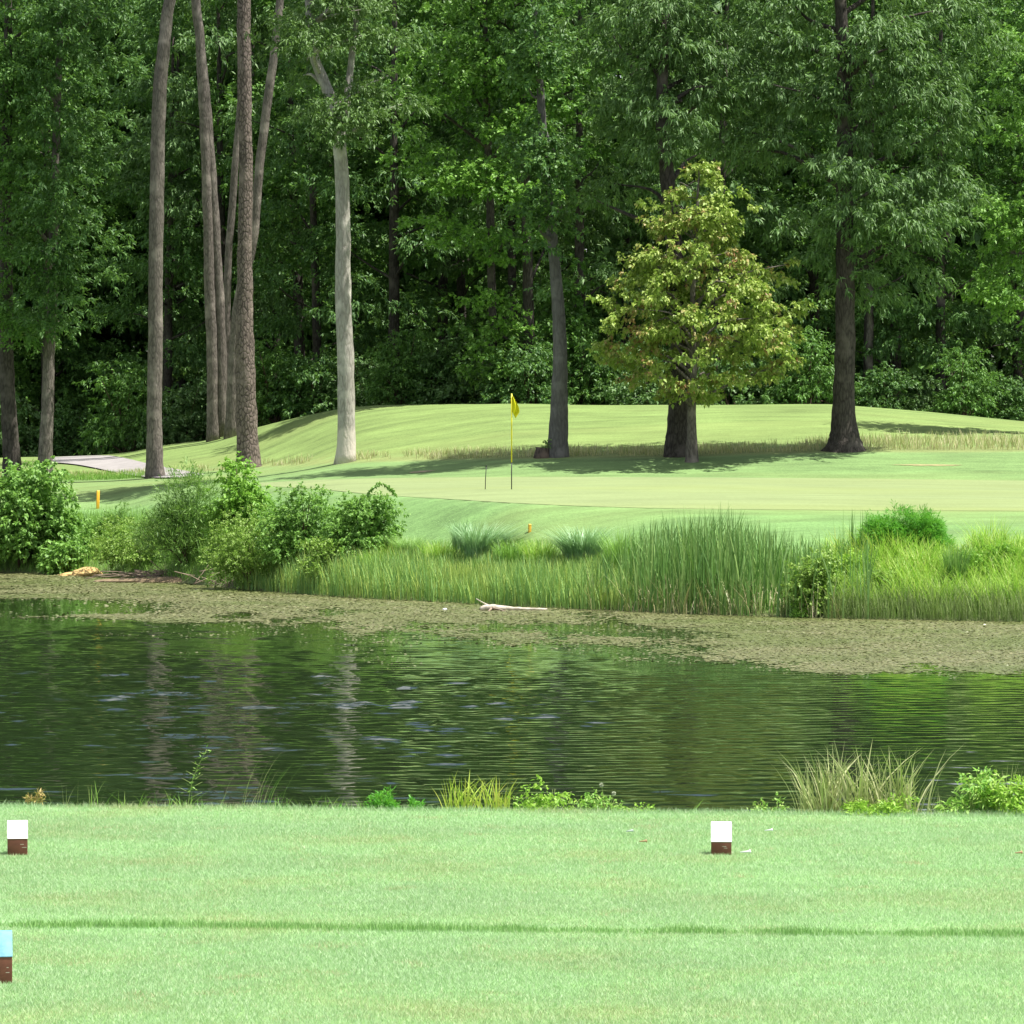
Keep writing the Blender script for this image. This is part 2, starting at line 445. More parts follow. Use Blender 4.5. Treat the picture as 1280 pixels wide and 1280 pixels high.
def H(x, Y):
    x = np.atleast_1d(np.asarray(x, float)); Y = np.atleast_1d(np.asarray(Y, float))
    x, Y = np.broadcast_arrays(x, Y)
    shp = x.shape; x = x.ravel(); Y = Y.ravel()
    # near side
    d = Y - tee_edge(x)
    zn = np.where(d <= 0, 0.0, -3.6 * smooth01((d + 0.25) / 11.0) - 0.05 * smooth01(d / 0.25))
    # far side
    p = np.clip((PX(x, Y) + 200) / 5.0, 0, 335.999)
    i = p.astype(int); f = p - i
    ys = stYs[:, i] * (1 - f) + stYs[:, i + 1] * f
    zs = stZs[:, i] * (1 - f) + stZs[:, i + 1] * f
    n = ys.shape[0]
    sl = np.diff(zs, axis=0) / np.diff(ys, axis=0)
    m = np.zeros_like(ys)
    m[1:-1] = np.where(sl[:-1] * sl[1:] > 0, 2 * sl[:-1] * sl[1:] / (sl[:-1] + sl[1:] + 1e-12), 0)
    m[0] = 0; m[-1] = 0
    zf = np.full_like(x, -3.6)
    for k in range(n - 1):
        h = ys[k + 1] - ys[k]
        t = (Y - ys[k]) / h
        w = (t >= 0) & (t <= 1)
        t2 = np.clip(t, 0, 1)
        h00 = 2 * t2 ** 3 - 3 * t2 ** 2 + 1; h10 = t2 ** 3 - 2 * t2 ** 2 + t2
        h01 = -2 * t2 ** 3 + 3 * t2 ** 2; h11 = t2 ** 3 - t2 ** 2
        v = h00 * zs[k] + h10 * h * m[k] + h01 * zs[k + 1] + h11 * h * m[k + 1]
        zf = np.where(w, v, zf)
    zf = np.where(Y > ys[-1], zs[-1], zf)
    # little bumps on land
    bump = (fbm(x * 0.2, Y * 0.2, 3, 2) - 0.5) * 0.10
    land = smooth01((zf - WATER) / 1.5)
    zf = zf + bump * land
    z = np.where(Y < 45, zn, zf)
    return z.reshape(shp)

def h1(x, Y): return float(H(x, Y)[0])

def ground_at(px, py, y0=80.0, y1=220.0):
    """first ground point on the ray of a pixel"""
    Y = np.linspace(y0, y1, 2801)
    x = (px - 640) / F_PX * Y
    r = PY(H(x, Y), Y)
    # nearest crossing where the ground row rises above py
    k = np.where(r <= py)[0]
    k = k[0] if len(k) else len(Y) - 1
    return np.array([x[k], Y[k], H(x[k], Y[k])[0]])

def at_depth(px, Y):
    x = (px - 640) / F_PX * Y
    return np.array([x, Y, h1(x, Y)])

def grid_mesh(xs, ys, zfun):
    X, Yg = np.meshgrid(xs, ys)
    Z = zfun(X, Yg)
    V = np.stack([X, Yg, Z], -1).reshape(-1, 3)
    nx, ny = len(xs), len(ys)
    i = np.arange(ny - 1)[:, None] * nx; j = np.arange(nx - 1)[None, :]
    Q = np.stack([i + j, i + j + 1, i + nx + j + 1, i + nx + j], -1).reshape(-1, 4)
    return V, Q

xs = np.concatenate([np.linspace(-220, -42, 30), np.arange(-40, 40.01, 0.5), np.linspace(42, 220, 30)])
ys = np.concatenate([np.arange(-40, 8, 4), np.arange(8, 18, 1.0), np.arange(18, 20, 0.1), np.arange(20, 44, 1.5), np.arange(44, 82, 3), np.arange(82, 92, 0.5), np.arange(92, 135, 0.25), np.arange(135, 166, 0.5), np.arange(166, 430, 6)])
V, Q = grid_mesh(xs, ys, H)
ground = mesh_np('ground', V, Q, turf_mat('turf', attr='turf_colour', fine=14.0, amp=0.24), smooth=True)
tag(ground, 'mown grassy ground of tee, banks and mound around the pond', 'ground', kind='structure')
# turf colours by zone (the kind of grass that grows there)
X, Yv, Z = V[:, 0], V[:, 1], V[:, 2]
p = np.clip((PX(X, Yv) + 200) / 5.0, 0, 335.999); pi_ = p.astype(int)
yst = stYs[:, pi_]
C = np.zeros((len(V), 3)); C[:] = (0.165, 0.30, 0.11)
def zone(lo, hi, col, soft):
    w = smooth01((Yv - lo) / soft + 0.5) * smooth01((hi - Yv) / soft + 0.5)
    C[:] = C * (1 - w[:, None]) + np.array(col) * w[:, None]
zone(np.full(len(V), 20), yst[2] + 0.3, (0.09, 0.075, 0.045), 0.8)          # bed
zone(yst[2] + 0.3, yst[3] + 0.5, (0.11, 0.16, 0.05), 1.0)                   # bank
zone(yst[3] + 0.5, yst[4], (0.125, 0.225, 0.075), 1.2)                         # slope before green
zone(yst[4], yst[6] - 0.6, (0.132, 0.215, 0.075), 1.0)
zone(yst[6] - 0.6, yst[6] + 1.6, (0.17, 0.21, 0.075), 0.8)                   # rough strip
zone(yst[6] + 1.6, yst[7] + 2, (0.15, 0.218, 0.066), 1.5)                    # mound
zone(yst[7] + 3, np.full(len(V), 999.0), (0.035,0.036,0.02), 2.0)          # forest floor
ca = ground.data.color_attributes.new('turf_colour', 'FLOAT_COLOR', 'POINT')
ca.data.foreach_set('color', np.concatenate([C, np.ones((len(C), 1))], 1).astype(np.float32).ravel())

# putting green: its own sheet
front = [(318, 607), (400, 612), (475, 619), (560, 624), (640, 629), (760, 634), (880, 636.5), (1080, 638), (1280, 639), (1480, 640), (1600, 634), (1660, 622)]
back = [(318, 604), (400, 600), (475, 598), (560, 597), (640, 596.5), (760, 596.5), (880, 597), (1080, 598.5), (1280, 601), (1480, 603), (1600, 607), (1660, 616)]
def draped_strip(name, edge_a, edge_b, nu, nv, mat, lift, lo=95, hi=220):
    a = spline(edge_a, nu); b = spline(edge_b, nu)
    ga = np.array([ground_at(*q, y0=lo, y1=hi) for q in a]); gb = np.array([ground_at(*q, y0=lo, y1=hi) for q in b])
    t = np.linspace(0, 1, nv)[None, :, None]
    G = ga[:, None, :] * (1 - t) + gb[:, None, :] * t
    G[..., 2] = H(G[..., 0], G[..., 1]) + lift
    Vv = G.reshape(-1, 3)
    i = np.arange(nu - 1)[:, None] * nv; j = np.arange(nv - 1)[None, :]
    Qq = np.stack([i + j, i + nv + j, i + nv + j + 1, i + j + 1], -1).reshape(-1, 4)
    return mesh_np(name, Vv, Qq, mat, smooth=True)
green = draped_strip('putting_green', front, back, 120, 50, turf_mat('green_turf', col=(0.19, 0.24, 0.105), fine=10.0, amp=0.10), 0.006)
tag(green, 'pale closely mown putting green around the yellow flag', 'putting green', kind='structure')
upper = [(50, 573.5), (100, 571.5), (136, 571), (160, 575), (185, 581), (215, 587), (256, 594.5)]
lower = [(50, 579), (75, 580), (98, 582.5), (122, 587), (150, 593), (185, 598), (225, 598.5)]
path = draped_strip('cart_path', lower, upper, 70, 20, plain_mat('concrete', (0.26, 0.245, 0.24), rough=0.9, scale=1.5, var=0.12), 0.05, lo=132)
tag(path, 'pale concrete cart path curving between the tree trunks', 'path', kind='structure')
def draped_patch(name, px, py, wx, wy, mat, label, cat):
    c = ground_at(px, py, 90)
    a = np.linspace(0, 2 * np.pi, 28, endpoint=False)
    rr = 1 + 0.3 * rng.normal(0, 0.5, 28)
    P = np.stack([c[0] + np.cos(a) * wx * rr, c[1] + np.sin(a) * wy * rr], 1)
    z = H(P[:, 0], P[:, 1]) + 0.012
    Vv = np.concatenate([np.column_stack([P, z]), [[c[0], c[1], c[2] + 0.014]]])
    k = np.arange(28)
    return tag(mesh_np(name, Vv, np.stack([k, (k + 1) % 28, np.full(28, 28)], 1), mat), label, cat, kind='structure')
sandm = plain_mat('bare_sand', (0.30, 0.26, 0.16), rough=0.95, scale=5)
clay = plain_mat('bare_clay', (0.26, 0.24, 0.11), rough=0.95, scale=5)
draped_patch('bare_ground', 527, 590, 0.36, 0.3, sandm, 'small bare sandy patch beside the putting green', 'bare ground')
draped_patch('bare_ground', 1160, 582, 1.0, 0.12, clay, 'thin reddish worn patch in the turf right of the green', 'bare ground')

# ------------------------------------------------------------------ water
def weed_density(x, Y):
    """0..1 how much pond weed floats there"""
    px = PX(x, Y); py = PY(np.full_like(x, WATER), Y)
    low = np.interp(px, [-200, 0, 120, 260, 430, 640, 760, 860, 960, 1060, 1280, 1480], [752, 760, 775, 793, 797, 797, 801, 812, 836, 850, 852, 852])
    sh = np.interp(px, ppx, sm(shore_y))
    n = fbm(x * 0.5, Y * 0.16, 21, 5)
    d = (low + 3 - py) / 17 + (n - 0.5) * 6.0
    # ragged clear lanes on the left
    lane = smooth01((300 - px) / 200) * smooth01((py - 742) / 14) * smooth01((fbm(x * 0.22, Y * 0.25, 77, 3) - 0.44) / 0.1)
    d = smooth01(d * 0.34 + 0.30) * (1 - 0.9 * lane)
    return d

def waves(x, Y):
    z = np.zeros_like(x)
    r = np.random.default_rng(3)
    for k in range(70):
        lam = 0.17 * (4.2 ** r.random())
        th = r.normal(1.50, 0.62)
        a = 0.00165 * lam * r.uniform(0.5, 1.4)
        kx, ky = math.cos(th) * 2 * math.pi / lam, math.sin(th) * 2 * math.pi / lam
        z += a * np.sin(kx * x + ky * Y + r.uniform(0, 6.28))
    gust = 0.55 + 0.8 * smooth01((fbm(x * 0.10, Y * 0.055, 9, 4) - 0.25) / 0.5)
    px, py = PX(x, Y), PY(np.full_like(x, WATER), Y)
    near = np.exp(-((px - 470) / 170) ** 2 - ((py - 900) / 75) ** 2) + 0.6 * np.exp(-((px - 120) / 200) ** 2 - ((py - 860) / 60) ** 2) + 0.35 * np.exp(-((px - 760) / 120) ** 2 - ((py - 880) / 50) ** 2)
    spots = smooth01((fbm(x * 1.9 + 3, Y * 1.0, 91, 2) - 0.58) / 0.14) * near
    return z * (gust + 2.2 * spots)

def water_z(x, Y):
    w = waves(x, Y)
    return WATER + w * (1 - 0.85 * weed_density(x, Y)) 
V, Q = grid_mesh(np.arange(-22, 22.01, 0.11), np.concatenate([np.arange(27, 36, 0.11), np.arange(36, 60, 0.07), np.arange(60, 80, 0.1), np.arange(80, 121, 0.16)]), water_z)
m, nt = new_mat('pond_water'); L = nt.links
tc = N(nt, 'ShaderNodeTexCoord')
nz = N(nt, 'ShaderNodeTexNoise', inputs={'Scale': 5.0, 'Detail': 3.0}); L.new(tc.outputs['Object'], nz.inputs['Vector'])
bp = N(nt, 'ShaderNodeBump', inputs={'Strength': 0.12, 'Distance': 0.008}); L.new(nz.outputs[0], bp.inputs['Height'])
b = N(nt, 'ShaderNodeBsdfPrincipled', inputs={'Base Color': (0.011, 0.019, 0.008, 1), 'Roughness': 0.04, 'IOR': 1.333, 'Specular IOR Level': 0.5})
L.new(bp.outputs[0], b.inputs['Normal'])
o = N(nt, 'ShaderNodeOutputMaterial'); L.new(b.outputs[0], o.inputs[0])
M['water'] = m
# outer calm water joins the rippled sheet edge to edge
mb = MB(); mb.add(V, Q)
for x0, x1, y0, y1 in ((-90, -22, 20, 132), (22, 90, 20, 132), (-22, 22, 20, 27)):
    mb.add([(x0, y0, WATER), (x1, y0, WATER), (x1, y1, WATER), (x0, y1, WATER)], np.array([[0, 1, 2, 3]]))
water = mb.build('pond_water', m, smooth=True)
tag(water, 'dark green rippled pond water reflecting the trees', 'water', kind='structure')

# floating weed: a ragged mat with holes, and loose bits on it
gx = np.arange(-20, 20, 0.09); gy = np.arange(60, 121, 0.15)
GX, GY = np.meshgrid(gx, gy)
cell = (weed_density(GX + 0.045, GY + 0.07) * 1.06 > fbm(GX * 2.3, GY * 0.9, 55, 4) * 0.75 + rng.random(GX.shape) * 0.48) & (H(GX, GY) < WATER + 0.01) & (np.abs(PX(GX, GY) - 640) < 1150)
ci, cj = np.nonzero(cell)
jit = rng.uniform(-0.02, 0.02, (len(ci), 4, 2))
qx = np.stack([gx[cj], gx[cj] + 0.092, gx[cj] + 0.092, gx[cj]], 1) + jit[..., 0]
qy = np.stack([gy[ci], gy[ci], gy[ci] + 0.153, gy[ci] + 0.153], 1) + jit[..., 1]
qz = np.full_like(qx, WATER + 0.004) + rng.uniform(0, 0.006, qx.shape)
wm = MB(); wm.add(np.stack([qx, qy, qz], -1).reshape(-1, 3), np.arange(len(ci) * 4).reshape(-1, 4))
n = 340000
x = rng.uniform(-20, 20, n); Y = 5000 * 3.65 / rng.uniform(150, 305, n)
Yk = Y
dens = weed_density(x, Yk)
hz = H(x, Yk)
keep = (rng.random(n) < dens * 0.9) & (hz < WATER + 0.02) & (np.abs(PX(x, Yk) - 640) < 1150)
x, Yk = x[keep], Yk[keep]; n = len(x)
az = rng.uniform(0, 6.28, n)
L_ = rng.uniform(0.02, 0.09, n) * (Yk / 75)
base = np.stack([x, Yk, np.full(n, WATER) + rng.uniform(0.004, 0.02, n)], 1)
d = np.stack([np.cos(az), np.sin(az), rng.uniform(-0.02, 0.10, n)], 1)
Vv, T = leaf_quads(base, norm(d), L_, L_ * rng.uniform(0.4, 0.8, n), 0.0, 0.18, 0.05)
M['pond_weed'] = leaf_mat('pond_weed', [(0.110, 0.118, 0.048), (0.16, 0.165, 0.070), (0.225, 0.215, 0.110), (0.16, 0.185, 0.065)], trans=0.05, rough=0.32, spec=0.5,
                          patch=(0.13, 0.155, 0.05), patch_scale=0.35, patch_w=(0.42, 0.66))
wm.add(Vv, T)
weed = wm.build('pond_weed', M['pond_weed'])
tag(weed, 'brownish green mat of floating pond weed along the far shore', 'pond weed', kind='stuff')

# ------------------------------------------------------------------ trees
def trunk_pts(ctrl, n=40, wob=0.03, r=None):
    r = r or rng
    P = spline(ctrl, n)
    P[:, 0] += np.convolve(r.normal(0, wob, n + 6), np.ones(7) / 7, 'valid')[:n]
    P[:, 1] += np.convolve(r.normal(0, wob, n + 6), np.ones(7) / 7, 'valid')[:n]
    return P

def add_trunk(mb, ctrl, flare=1.5, n=44, sides=14, bump=0.035, r=None):
    """ctrl rows: x y z radius, bottom first"""
    P = trunk_pts(ctrl, n, r=r)
    rad = P[:, 3].copy()
    hgt = P[:, 2] - P[0, 2]
    rad *= 1 + (flare - 1) * np.exp(-hgt / 0.45)
    mb.add(*tube(P[:, :3], np.maximum(rad, 0.01), sides, bump, r=r))
    return P

def add_limbs(mb, P, pads, count, r, rmax=0.09):
    """limbs from the trunk to some of the boughs"""
    sel = r.choice(len(pads), min(count, len(pads)), replace=False)
    for s in sel:
        q = np.asarray(pads[s][:3])
        k = np.argmin(np.abs(P[:, 2] - (q[2] - 0.45 * np.hypot(q[0] - P[:, 0].mean(), q[1] - P[:, 1].mean()))))
        a = P[k, :3]
        mid = (a + q) / 2 + np.array([0, 0, 0.25]) + r.normal(0, 0.2, 3)
        pts = spline([a, mid, q], 8)
        r0 = min(rmax, P[k, 3] * 0.5)
        mb.add(*tube(pts, np.linspace(r0, 0.015, 8), 6, 0.05, r=r))

def pads_in_blobs(blobs, density, size, r):
    out = []
    for (c, rad, w) in blobs:
        vol = (rad[0] * rad[1] + rad[0] * rad[2] + rad[1] * rad[2])
        n = int(vol * density * w)
        q = norm(r.normal(0, 1, (n, 3)))
        f = r.uniform(0.45, 1.02, n)[:, None]
        p_ = np.asarray(c) + q * f * np.asarray(rad)
        out.append(np.column_stack([p_, r.uniform(size[0], size[1], n)]))
    return np.concatenate(out)

# --- forest trees: a few crowns, then copied
def forest_proto(seed, h, rad, low, leaf, mat, bark, twigs=24, per=12, npads=84):
    r = np.random.default_rng(seed)
    pads = []
    for k in range(npads):
        u = r.random() ** 0.85
        z = low + (h - low) * u
        R = rad * (math.sin(math.pi * min(1, 0.16 + 0.84 * u) ** 0.9) ** 0.6) * (0.85 + 0.3 * vnoise(np.array([z * 0.6]), np.array([seed * 3.1]), 5)[0])
        a = r.uniform(0, 6.28)
        q = R * r.uniform(0.4, 1.0)
        pads.append((q * math.cos(a), q * math.sin(a), z, r.uniform(0.6, 1.45)))
    pads = np.array(pads)
    tb = MB()
    lean = r.normal(0, 0.35, 2)
    P = add_trunk(tb, [(0, 0, -0.3, 0.22), (lean[0] * .3, lean[1] * .3, h * 0.35, 0.18), (lean[0], lean[1], h * 0.9, 0.05)], 1.5, 24, 9, r=r)
    add_limbs(tb, P, pads, 16, r, 0.06)
    Vl, Tl = pads_leaves(pads, (0, 0), twigs, per, leaf[0], leaf[1], droop=leaf[2], r=r)
    return tb, (Vl, Tl), mat, bark

PROTO = [forest_proto(101, 21, 3.6, 2.2, (0.21, 0.085, 0.35), 'forest_leaf', 'bark_dark'),
         forest_proto(102, 19, 3.9, 3.5, (0.18, 0.12, 0.25), 'forest_leaf_b', 'bark_dark'),
         forest_proto(103, 23, 3.4, 1.6, (0.19, 0.10, 0.3), 'forest_leaf', 'bark_dark'),
         forest_proto(104, 20, 3.7, 4.5, (0.23, 0.08, 0.45), 'oak_leaf', 'bark_dark'),
         forest_proto(105, 18, 3.3, 2.6, (0.17, 0.13, 0.2), 'forest_leaf_b', 'bark_dark')]
PROTO_ME = {}
def forest_tree(k, x, Y, rot, sc, label, group):
    e = empty('forest_tree', (x, Y, h1(x, Y)), label, 'tree', group)
    e.rotation_euler = (0, 0, rot); e.scale = (sc, sc, sc)
    if k not in PROTO_ME:
        tb, (Vl, Tl), mat, bark = PROTO[k]
        t = tb.build('trunk', M[bark], e, smooth=True)
        c = mesh_np('crown', Vl, Tl, M[mat], e)
        PROTO_ME[k] = (t, c)
    else:
        for s in PROTO_ME[k]:
            d = s.copy(); COL.objects.link(d); d.parent = e
    return e

def near_what(px):
    marks = [(12, 'the dark trunks at far left'), (195, 'the grey pine trunk by the cart path'), (275, 'the twin grey trunks'), (430, 'the pale straight trunk'),
             (550, 'the gap left of the flag'), (640, 'the yellow flag'), (697, 'the leaning smooth trunk'), (865, 'the yellowing maple'),
             (960, 'the gap right of the maple'), (1055, 'the big dark oak trunk'), (1150, 'the slope right of the oak'), (1270, 'the right end of the mound')]
    return min(marks, key=lambda m_: abs(m_[0] - px))[1]

rf = np.random.default_rng(77)
kinds = {0: 'dark leafy', 1: 'broad leaved green', 2: 'tall dense', 3: 'drooping oak-like', 4: 'light green bushy'}
rows = [(8.5, 4.2, 'forest edge'), (15, 4.6, 'second rank of forest'), (23, 4.8, 'deep in the forest')]
for off, step, word in rows:
    xx = -30.0 + rf.uniform(0, 2)
    while xx < 30:
        x = xx + rf.normal(0, 0.7)
        cy = np.interp(PX(x, 150), cpx, stY[5]) if True else 140
        Y = float(cy) + off + rf.normal(0, 1.4)
        k = int(rf.integers(0, 5))
        px = PX(x, Y)
        if -170 < px < 1450:
            if off < 10:
                lb = f'{kinds[k]} tree at {word} behind {near_what(px)}'
                gr = 'trees at the forest edge'
            else:
                lb = f'tree {word}, mostly hidden, behind {near_what(px)}' if 'rank' not in word else f'tree in the {word} behind {near_what(px)}'
                gr = 'trees deeper in the forest'
            forest_tree(k, x, Y, rf.uniform(0, 6.28), rf.uniform(0.88, 1.12), lb, gr)
        xx += step * rf.uniform(0.8, 1.2)

# far wood as one mass
def far_wood():
    r = np.random.default_rng(9)
    pads = []
    for k in range(2600):
        x = r.uniform(-75, 75); Y = r.uniform(178, 196)
        z = h1(x, Y) + r.random() * 25
        pads.append((x, Y, z, r.uniform(1.6, 2.8)))
    return pads_leaves(np.array(pads), (0, 400), 22, 7, 0.85, 0.55, droop=0.3, r=r, flat=0.8)
Vl, Tl = far_wood()
fw = mesh_np('far_wood', Vl, Tl, M['forest_leaf'])
tag(fw, 'dark dense woodland closing off the view behind the trees', 'woodland', kind='stuff')

# --- understory shrubs at the forest edge
def shrub_geo(seed, w, h, leaf, npads, twigs, per, flat=0.5, low=0.15, size=None, spread=0.8, updown=-0.2, radial=0.5):
    r = np.random.default_rng(seed)
    pads = []
    s = size or (0.18 * (w + h) / 2 + 0.06)
    for k in range(npads):
        q = norm(r.normal(0, 1, 3)); q[2] = abs(q[2])
        f = r.uniform(0.45, 1.0)
        lump = 0.78 + 0.45 * vnoise(np.array([q[0] * 1.7 + 9]), np.array([q[2] * 1.7 + q[1] * 1.3 + seed]), seed)[0]
        pads.append((q[0] * f * w / 2 * lump, q[1] * f * w / 2 * lump * 0.9, low * h + q[2] * f * h * (1 - low) * lump, s * r.uniform(0.7, 1.3)))
    # lower skirt
    for k in range(npads // 4):
        a = r.uniform(0, 6.28); f = r.uniform(0.5, 1.0)
        pads.append((math.cos(a) * f * w / 2, math.sin(a) * f * w / 2, r.uniform(0.05, 0.35) * h, s * r.uniform(0.7, 1.1)))
    pads = np.array(pads)
    Vl, Tl = pads_leaves(pads, (0, 0), twigs, per, leaf[0], leaf[1], droop=leaf[2], r=r, flat=flat, spread=spread, updown=updown, radial=radial)
    sb = MB()
    for k in r.choice(len(pads), min(14, len(pads)), replace=False):
        q = pads[k, :3]
        a = np.array([r.normal(0, 0.05 * w), r.normal(0, 0.05 * w), -0.15])
        sb.add(*tube(spline([a, (a + q) / 2 + np.array([0, 0, 0.1 * h]), q], 7), np.linspace(0.022, 0.006, 7) * max(0.5, h / 2), 6, 0.05, r=r))
    return sb, (Vl, Tl)

def shrub(name, loc, label, mat, seed, w, h, leaf, npads, twigs, per, cat='bush', group=None, stem='stem', **kw):
    e = empty(name, loc, label, cat, group)
    sb, (Vl, Tl) = shrub_geo(seed, w, h, leaf, npads, twigs, per, **kw)
    sb.build('stem', M[stem], e, smooth=True)
    mesh_np('foliage', Vl, Tl, M[mat], e)
    return e

US = [shrub_geo(301, 3.6, 3.4, (0.17, 0.10, 0.3), 46, 12, 11), shrub_geo(302, 4.2, 2.6, (0.15, 0.11, 0.2), 46, 12, 11), shrub_geo(303, 3.2, 4.6, (0.18, 0.08, 0.4), 50, 12, 11)]
USM = {}
und = [(-40, 0, 1.2), (20, 1, 1.0), (95, 0, 0.9), (160, 2, 1.0), (222, 1, 1.0), (250, 0, 0.6), (345, 2, 0.9), (395, 0, 1.0), (455, 1, 0.9), (500, 2, 0.8), (548, 0, 0.9), (608, 1, 1.15), (660, 0, 0.9),
       (725, 2, 0.85), (768, 0, 1.05), (820, 1, 0.9), (905, 1, 1.15), (950, 0, 0.8), (1010, 2, 0.8), (1100, 0, 0.7), (1150, 1, 0.7), (1205, 2, 0.7), (1250, 0, 0.7), (1300, 1, 1.1)]
sizes = ['rounded', 'wide low', 'tall narrow']
for i, (px, k, sc) in enumerate(und):
    Y = float(np.interp(px, cpx, stY[5])) + 3.6 + (i % 3) * 1.3
    x = (px - 640) / F_PX * Y
    e = empty('understory_shrub', (x, Y, h1(x, Y) - 0.1), f'{sizes[k]} shrub at the forest foot behind {near_what(px)}', 'shrub', 'shrubs along the forest foot')
    e.rotation_euler = (0, 0, rf.uniform(0, 6.28)); e.scale = (sc, sc, sc)
    if k not in USM:
        s_ = US[k][0].build('stem', M['stem'], e, smooth=True)
        f_ = mesh_np('foliage', *US[k][1], [M['forest_leaf'], M['oak_leaf'], M['forest_leaf_b']][k], e)
        USM[k] = (s_, f_)
    else:
        for s_ in USM[k]:
            d = s_.copy(); COL.objects.link(d); d.parent = e

# --- specimen trees standing before the forest
def specimen(name, label, base_px, base_py, ctrl, bark, flare=1.5, crown=None, limbs=10, seed=1, extra=None, cat='tree', group=None, bump=0.035, Y=None):
    """ctrl: rows (px, py, width_px) from the base up, seen at the depth of the base"""
    g = ground_at(base_px, base_py, 100) if Y is None else at_depth(base_px, Y)
    Y = g[1]
    e = empty(name, tuple(g), label, cat, group)
    r = np.random.default_rng(seed)
    rows_ = []
    for j, (px, py, w) in enumerate(ctrl):
        q = W(px, py, Y)
        if j == 0: q[2] = g[2] - 0.15
        rows_.append((q[0] - g[0], 0.0, q[2] - g[2], w / 2 * Y / F_PX))
    tb = MB()
    P = add_trunk(tb, rows_, flare, 60, 18, bump, r)
    for ex in (extra or []):
        rr = [((W(px, py, Y) - g)[0], dy, (W(px, py, Y) - g)[2], w / 2 * Y / F_PX) for (px, py, w, dy) in ex]
        add_trunk(tb, rr, 1.0, 30, 10, bump, r)
    if crown:
        pads, leafargs = crown(g, P, r)
        add_limbs(tb, P, pads, limbs, r)
        Vl, Tl = pads_leaves(pads, (P[-1, 0] * 0 + P[:, 0].mean(), 0), r=r, **leafargs['geo'])
        mesh_np('crown', Vl, Tl, M[leafargs['mat']], e)
    tb.build('trunk', M[bark], e, smooth=True)
    return e

def blob_crown(blobs, density, size, mat, twigs, per, L_, W_, droop=0.35, flat=0.45):
    """blobs: (px, py, rx_px, ry_px, depth_offset, weight)"""
    def f(g, P, r):
        Y = g[1]; s = Y / F_PX
        bl = []
        for (px, py, rx, ry, dy, w) in blobs:
            c = W(px, py, Y) - g; c[1] = dy
            bl.append((c, (rx * s, max(rx, ry) * s * 0.62, ry * s), w))
        return pads_in_blobs(bl, density, size, r), dict(mat=mat, geo=dict(twigs=twigs, per=per, L=L_, Wd=W_, droop=droop, flat=flat))
    return f

# pines on the left: crowns are high above
def high_crown(px, py=-190, rx=60, ry=110):
    return blob_crown([(px, py - 110, rx, ry, 0, 1.0)], 1.5, (0.5, 0.9), 'pine_leaf', 16, 16, 0.2, 0.02, 0.1)

specimen('pine_tree', 'grey pine trunk leaning slightly right beside the cart path', 194, 597,
         [(194, 597, 21), (193, 500, 19), (194, 380, 18), (196, 230, 18), (200, 110, 17), (208, 30, 15), (216, -60, 13), (222, -370, 6)], 'bark_grey', 1.35, high_crown(220, -160), seed=21)
specimen('pine_tree', 'twin stemmed grey pine behind the mound, left of the thick plated pine', 272, 546,
         [(267, 546, 15), (264, 420, 14), (261, 300, 13), (255, 150, 12), (250, 60, 12), (242, -30, 11), (232, -350, 5)], 'bark_grey', 1.25, high_crown(235, -170), seed=22, Y=151.0,
         extra=[[(278, 546, 14, 0.1), (275, 400, 13, 0.1), (268, 270, 12, 0.1), (258, 130, 11, 0.1), (251, 45, 8, 0.05)]])
specimen('pine_tree', 'leaning pine partly hidden behind the thick plated trunk, tilting right', 290, 541,
         [(289, 541, 16), (294, 420, 14), (302, 360, 13), (316, 300, 12), (325, 200, 11), (337, 110, 11), (348, 20, 10), (360, -100, 8), (370, -360, 4)], 'bark_grey', 1.2, high_crown(370, -190), seed=23, Y=150.0)
specimen('pine_tree', 'thick pine with dark plated bark standing nearest the bright green sapling', 309, 586,
         [(311, 586, 27), (307, 480, 25), (306, 350, 19), (307, 200, 17), (305, 60, 17), (306, -60, 15), (308, -380, 7)], 'bark_pine', 1.4, high_crown(306, -180), seed=24, bump=0.05)
specimen('pine_tree', 'thin shaded trunk leaning behind the twin grey pine', 281, 549,
         [(283, 549, 9), (283, 430, 9), (286, 320, 9), (292, 230, 9), (300, 120, 8), (310, -60, 6)], 'bark_grey', 1.1, None, seed=25, Y=153.0)
e_crown = blob_crown([(440, 40, 75, 70, 0, 1.0), (395, 10, 50, 60, 0.8, 0.8), (470, 120, 55, 45, -0.8, 1.0), (430, 165, 38, 30, -1.0, 0.9), (400, -90, 90, 80, 0, 0.8), (418, 150, 34, 34, -1.3, 1.6), (392, 60, 30, 34, -1.3, 1.2), (370, 60, 40, 60, 0.5, 0.9)], 3.2, (0.5, 0.95), 'olive_leaf', 15, 12, 0.17, 0.065, 0.4)
specimen('hardwood_tree', 'straight pale grey trunk with whitish base, forking under olive foliage', 432, 578,
         [(432, 578, 23), (432, 480, 21), (430, 380, 20), (429, 290, 18), (426, 200, 17), (414, 130, 15), (398, 85, 13), (388, 45, 11), (384, -60, 8), (380, -170, 4)], 'bark_pale', 1.3, e_crown, limbs=14, seed=26,
         extra=[[(424, 190, 12, 0.1), (432, 130, 10, 0.4), (440, 60, 8, 0.7), (450, -60, 5, 0.9)]])
f_crown = blob_crown([(672, 80, 46, 60, -0.3, 1.2), (676, 190, 38, 44, -0.8, 1.5), (690, 285, 34, 34, -0.7, 1.5), (664, -50, 70, 70, 0.3, 0.7), (700, 370, 26, 16, 0.2, 0.6), (682, 230, 24, 62, -1.2, 2.2), (668, 60, 26, 70, -1.0, 1.8)],
                     2.9, (0.5, 0.9), 'forest_leaf', 14, 12, 0.15, 0.10, 0.2)
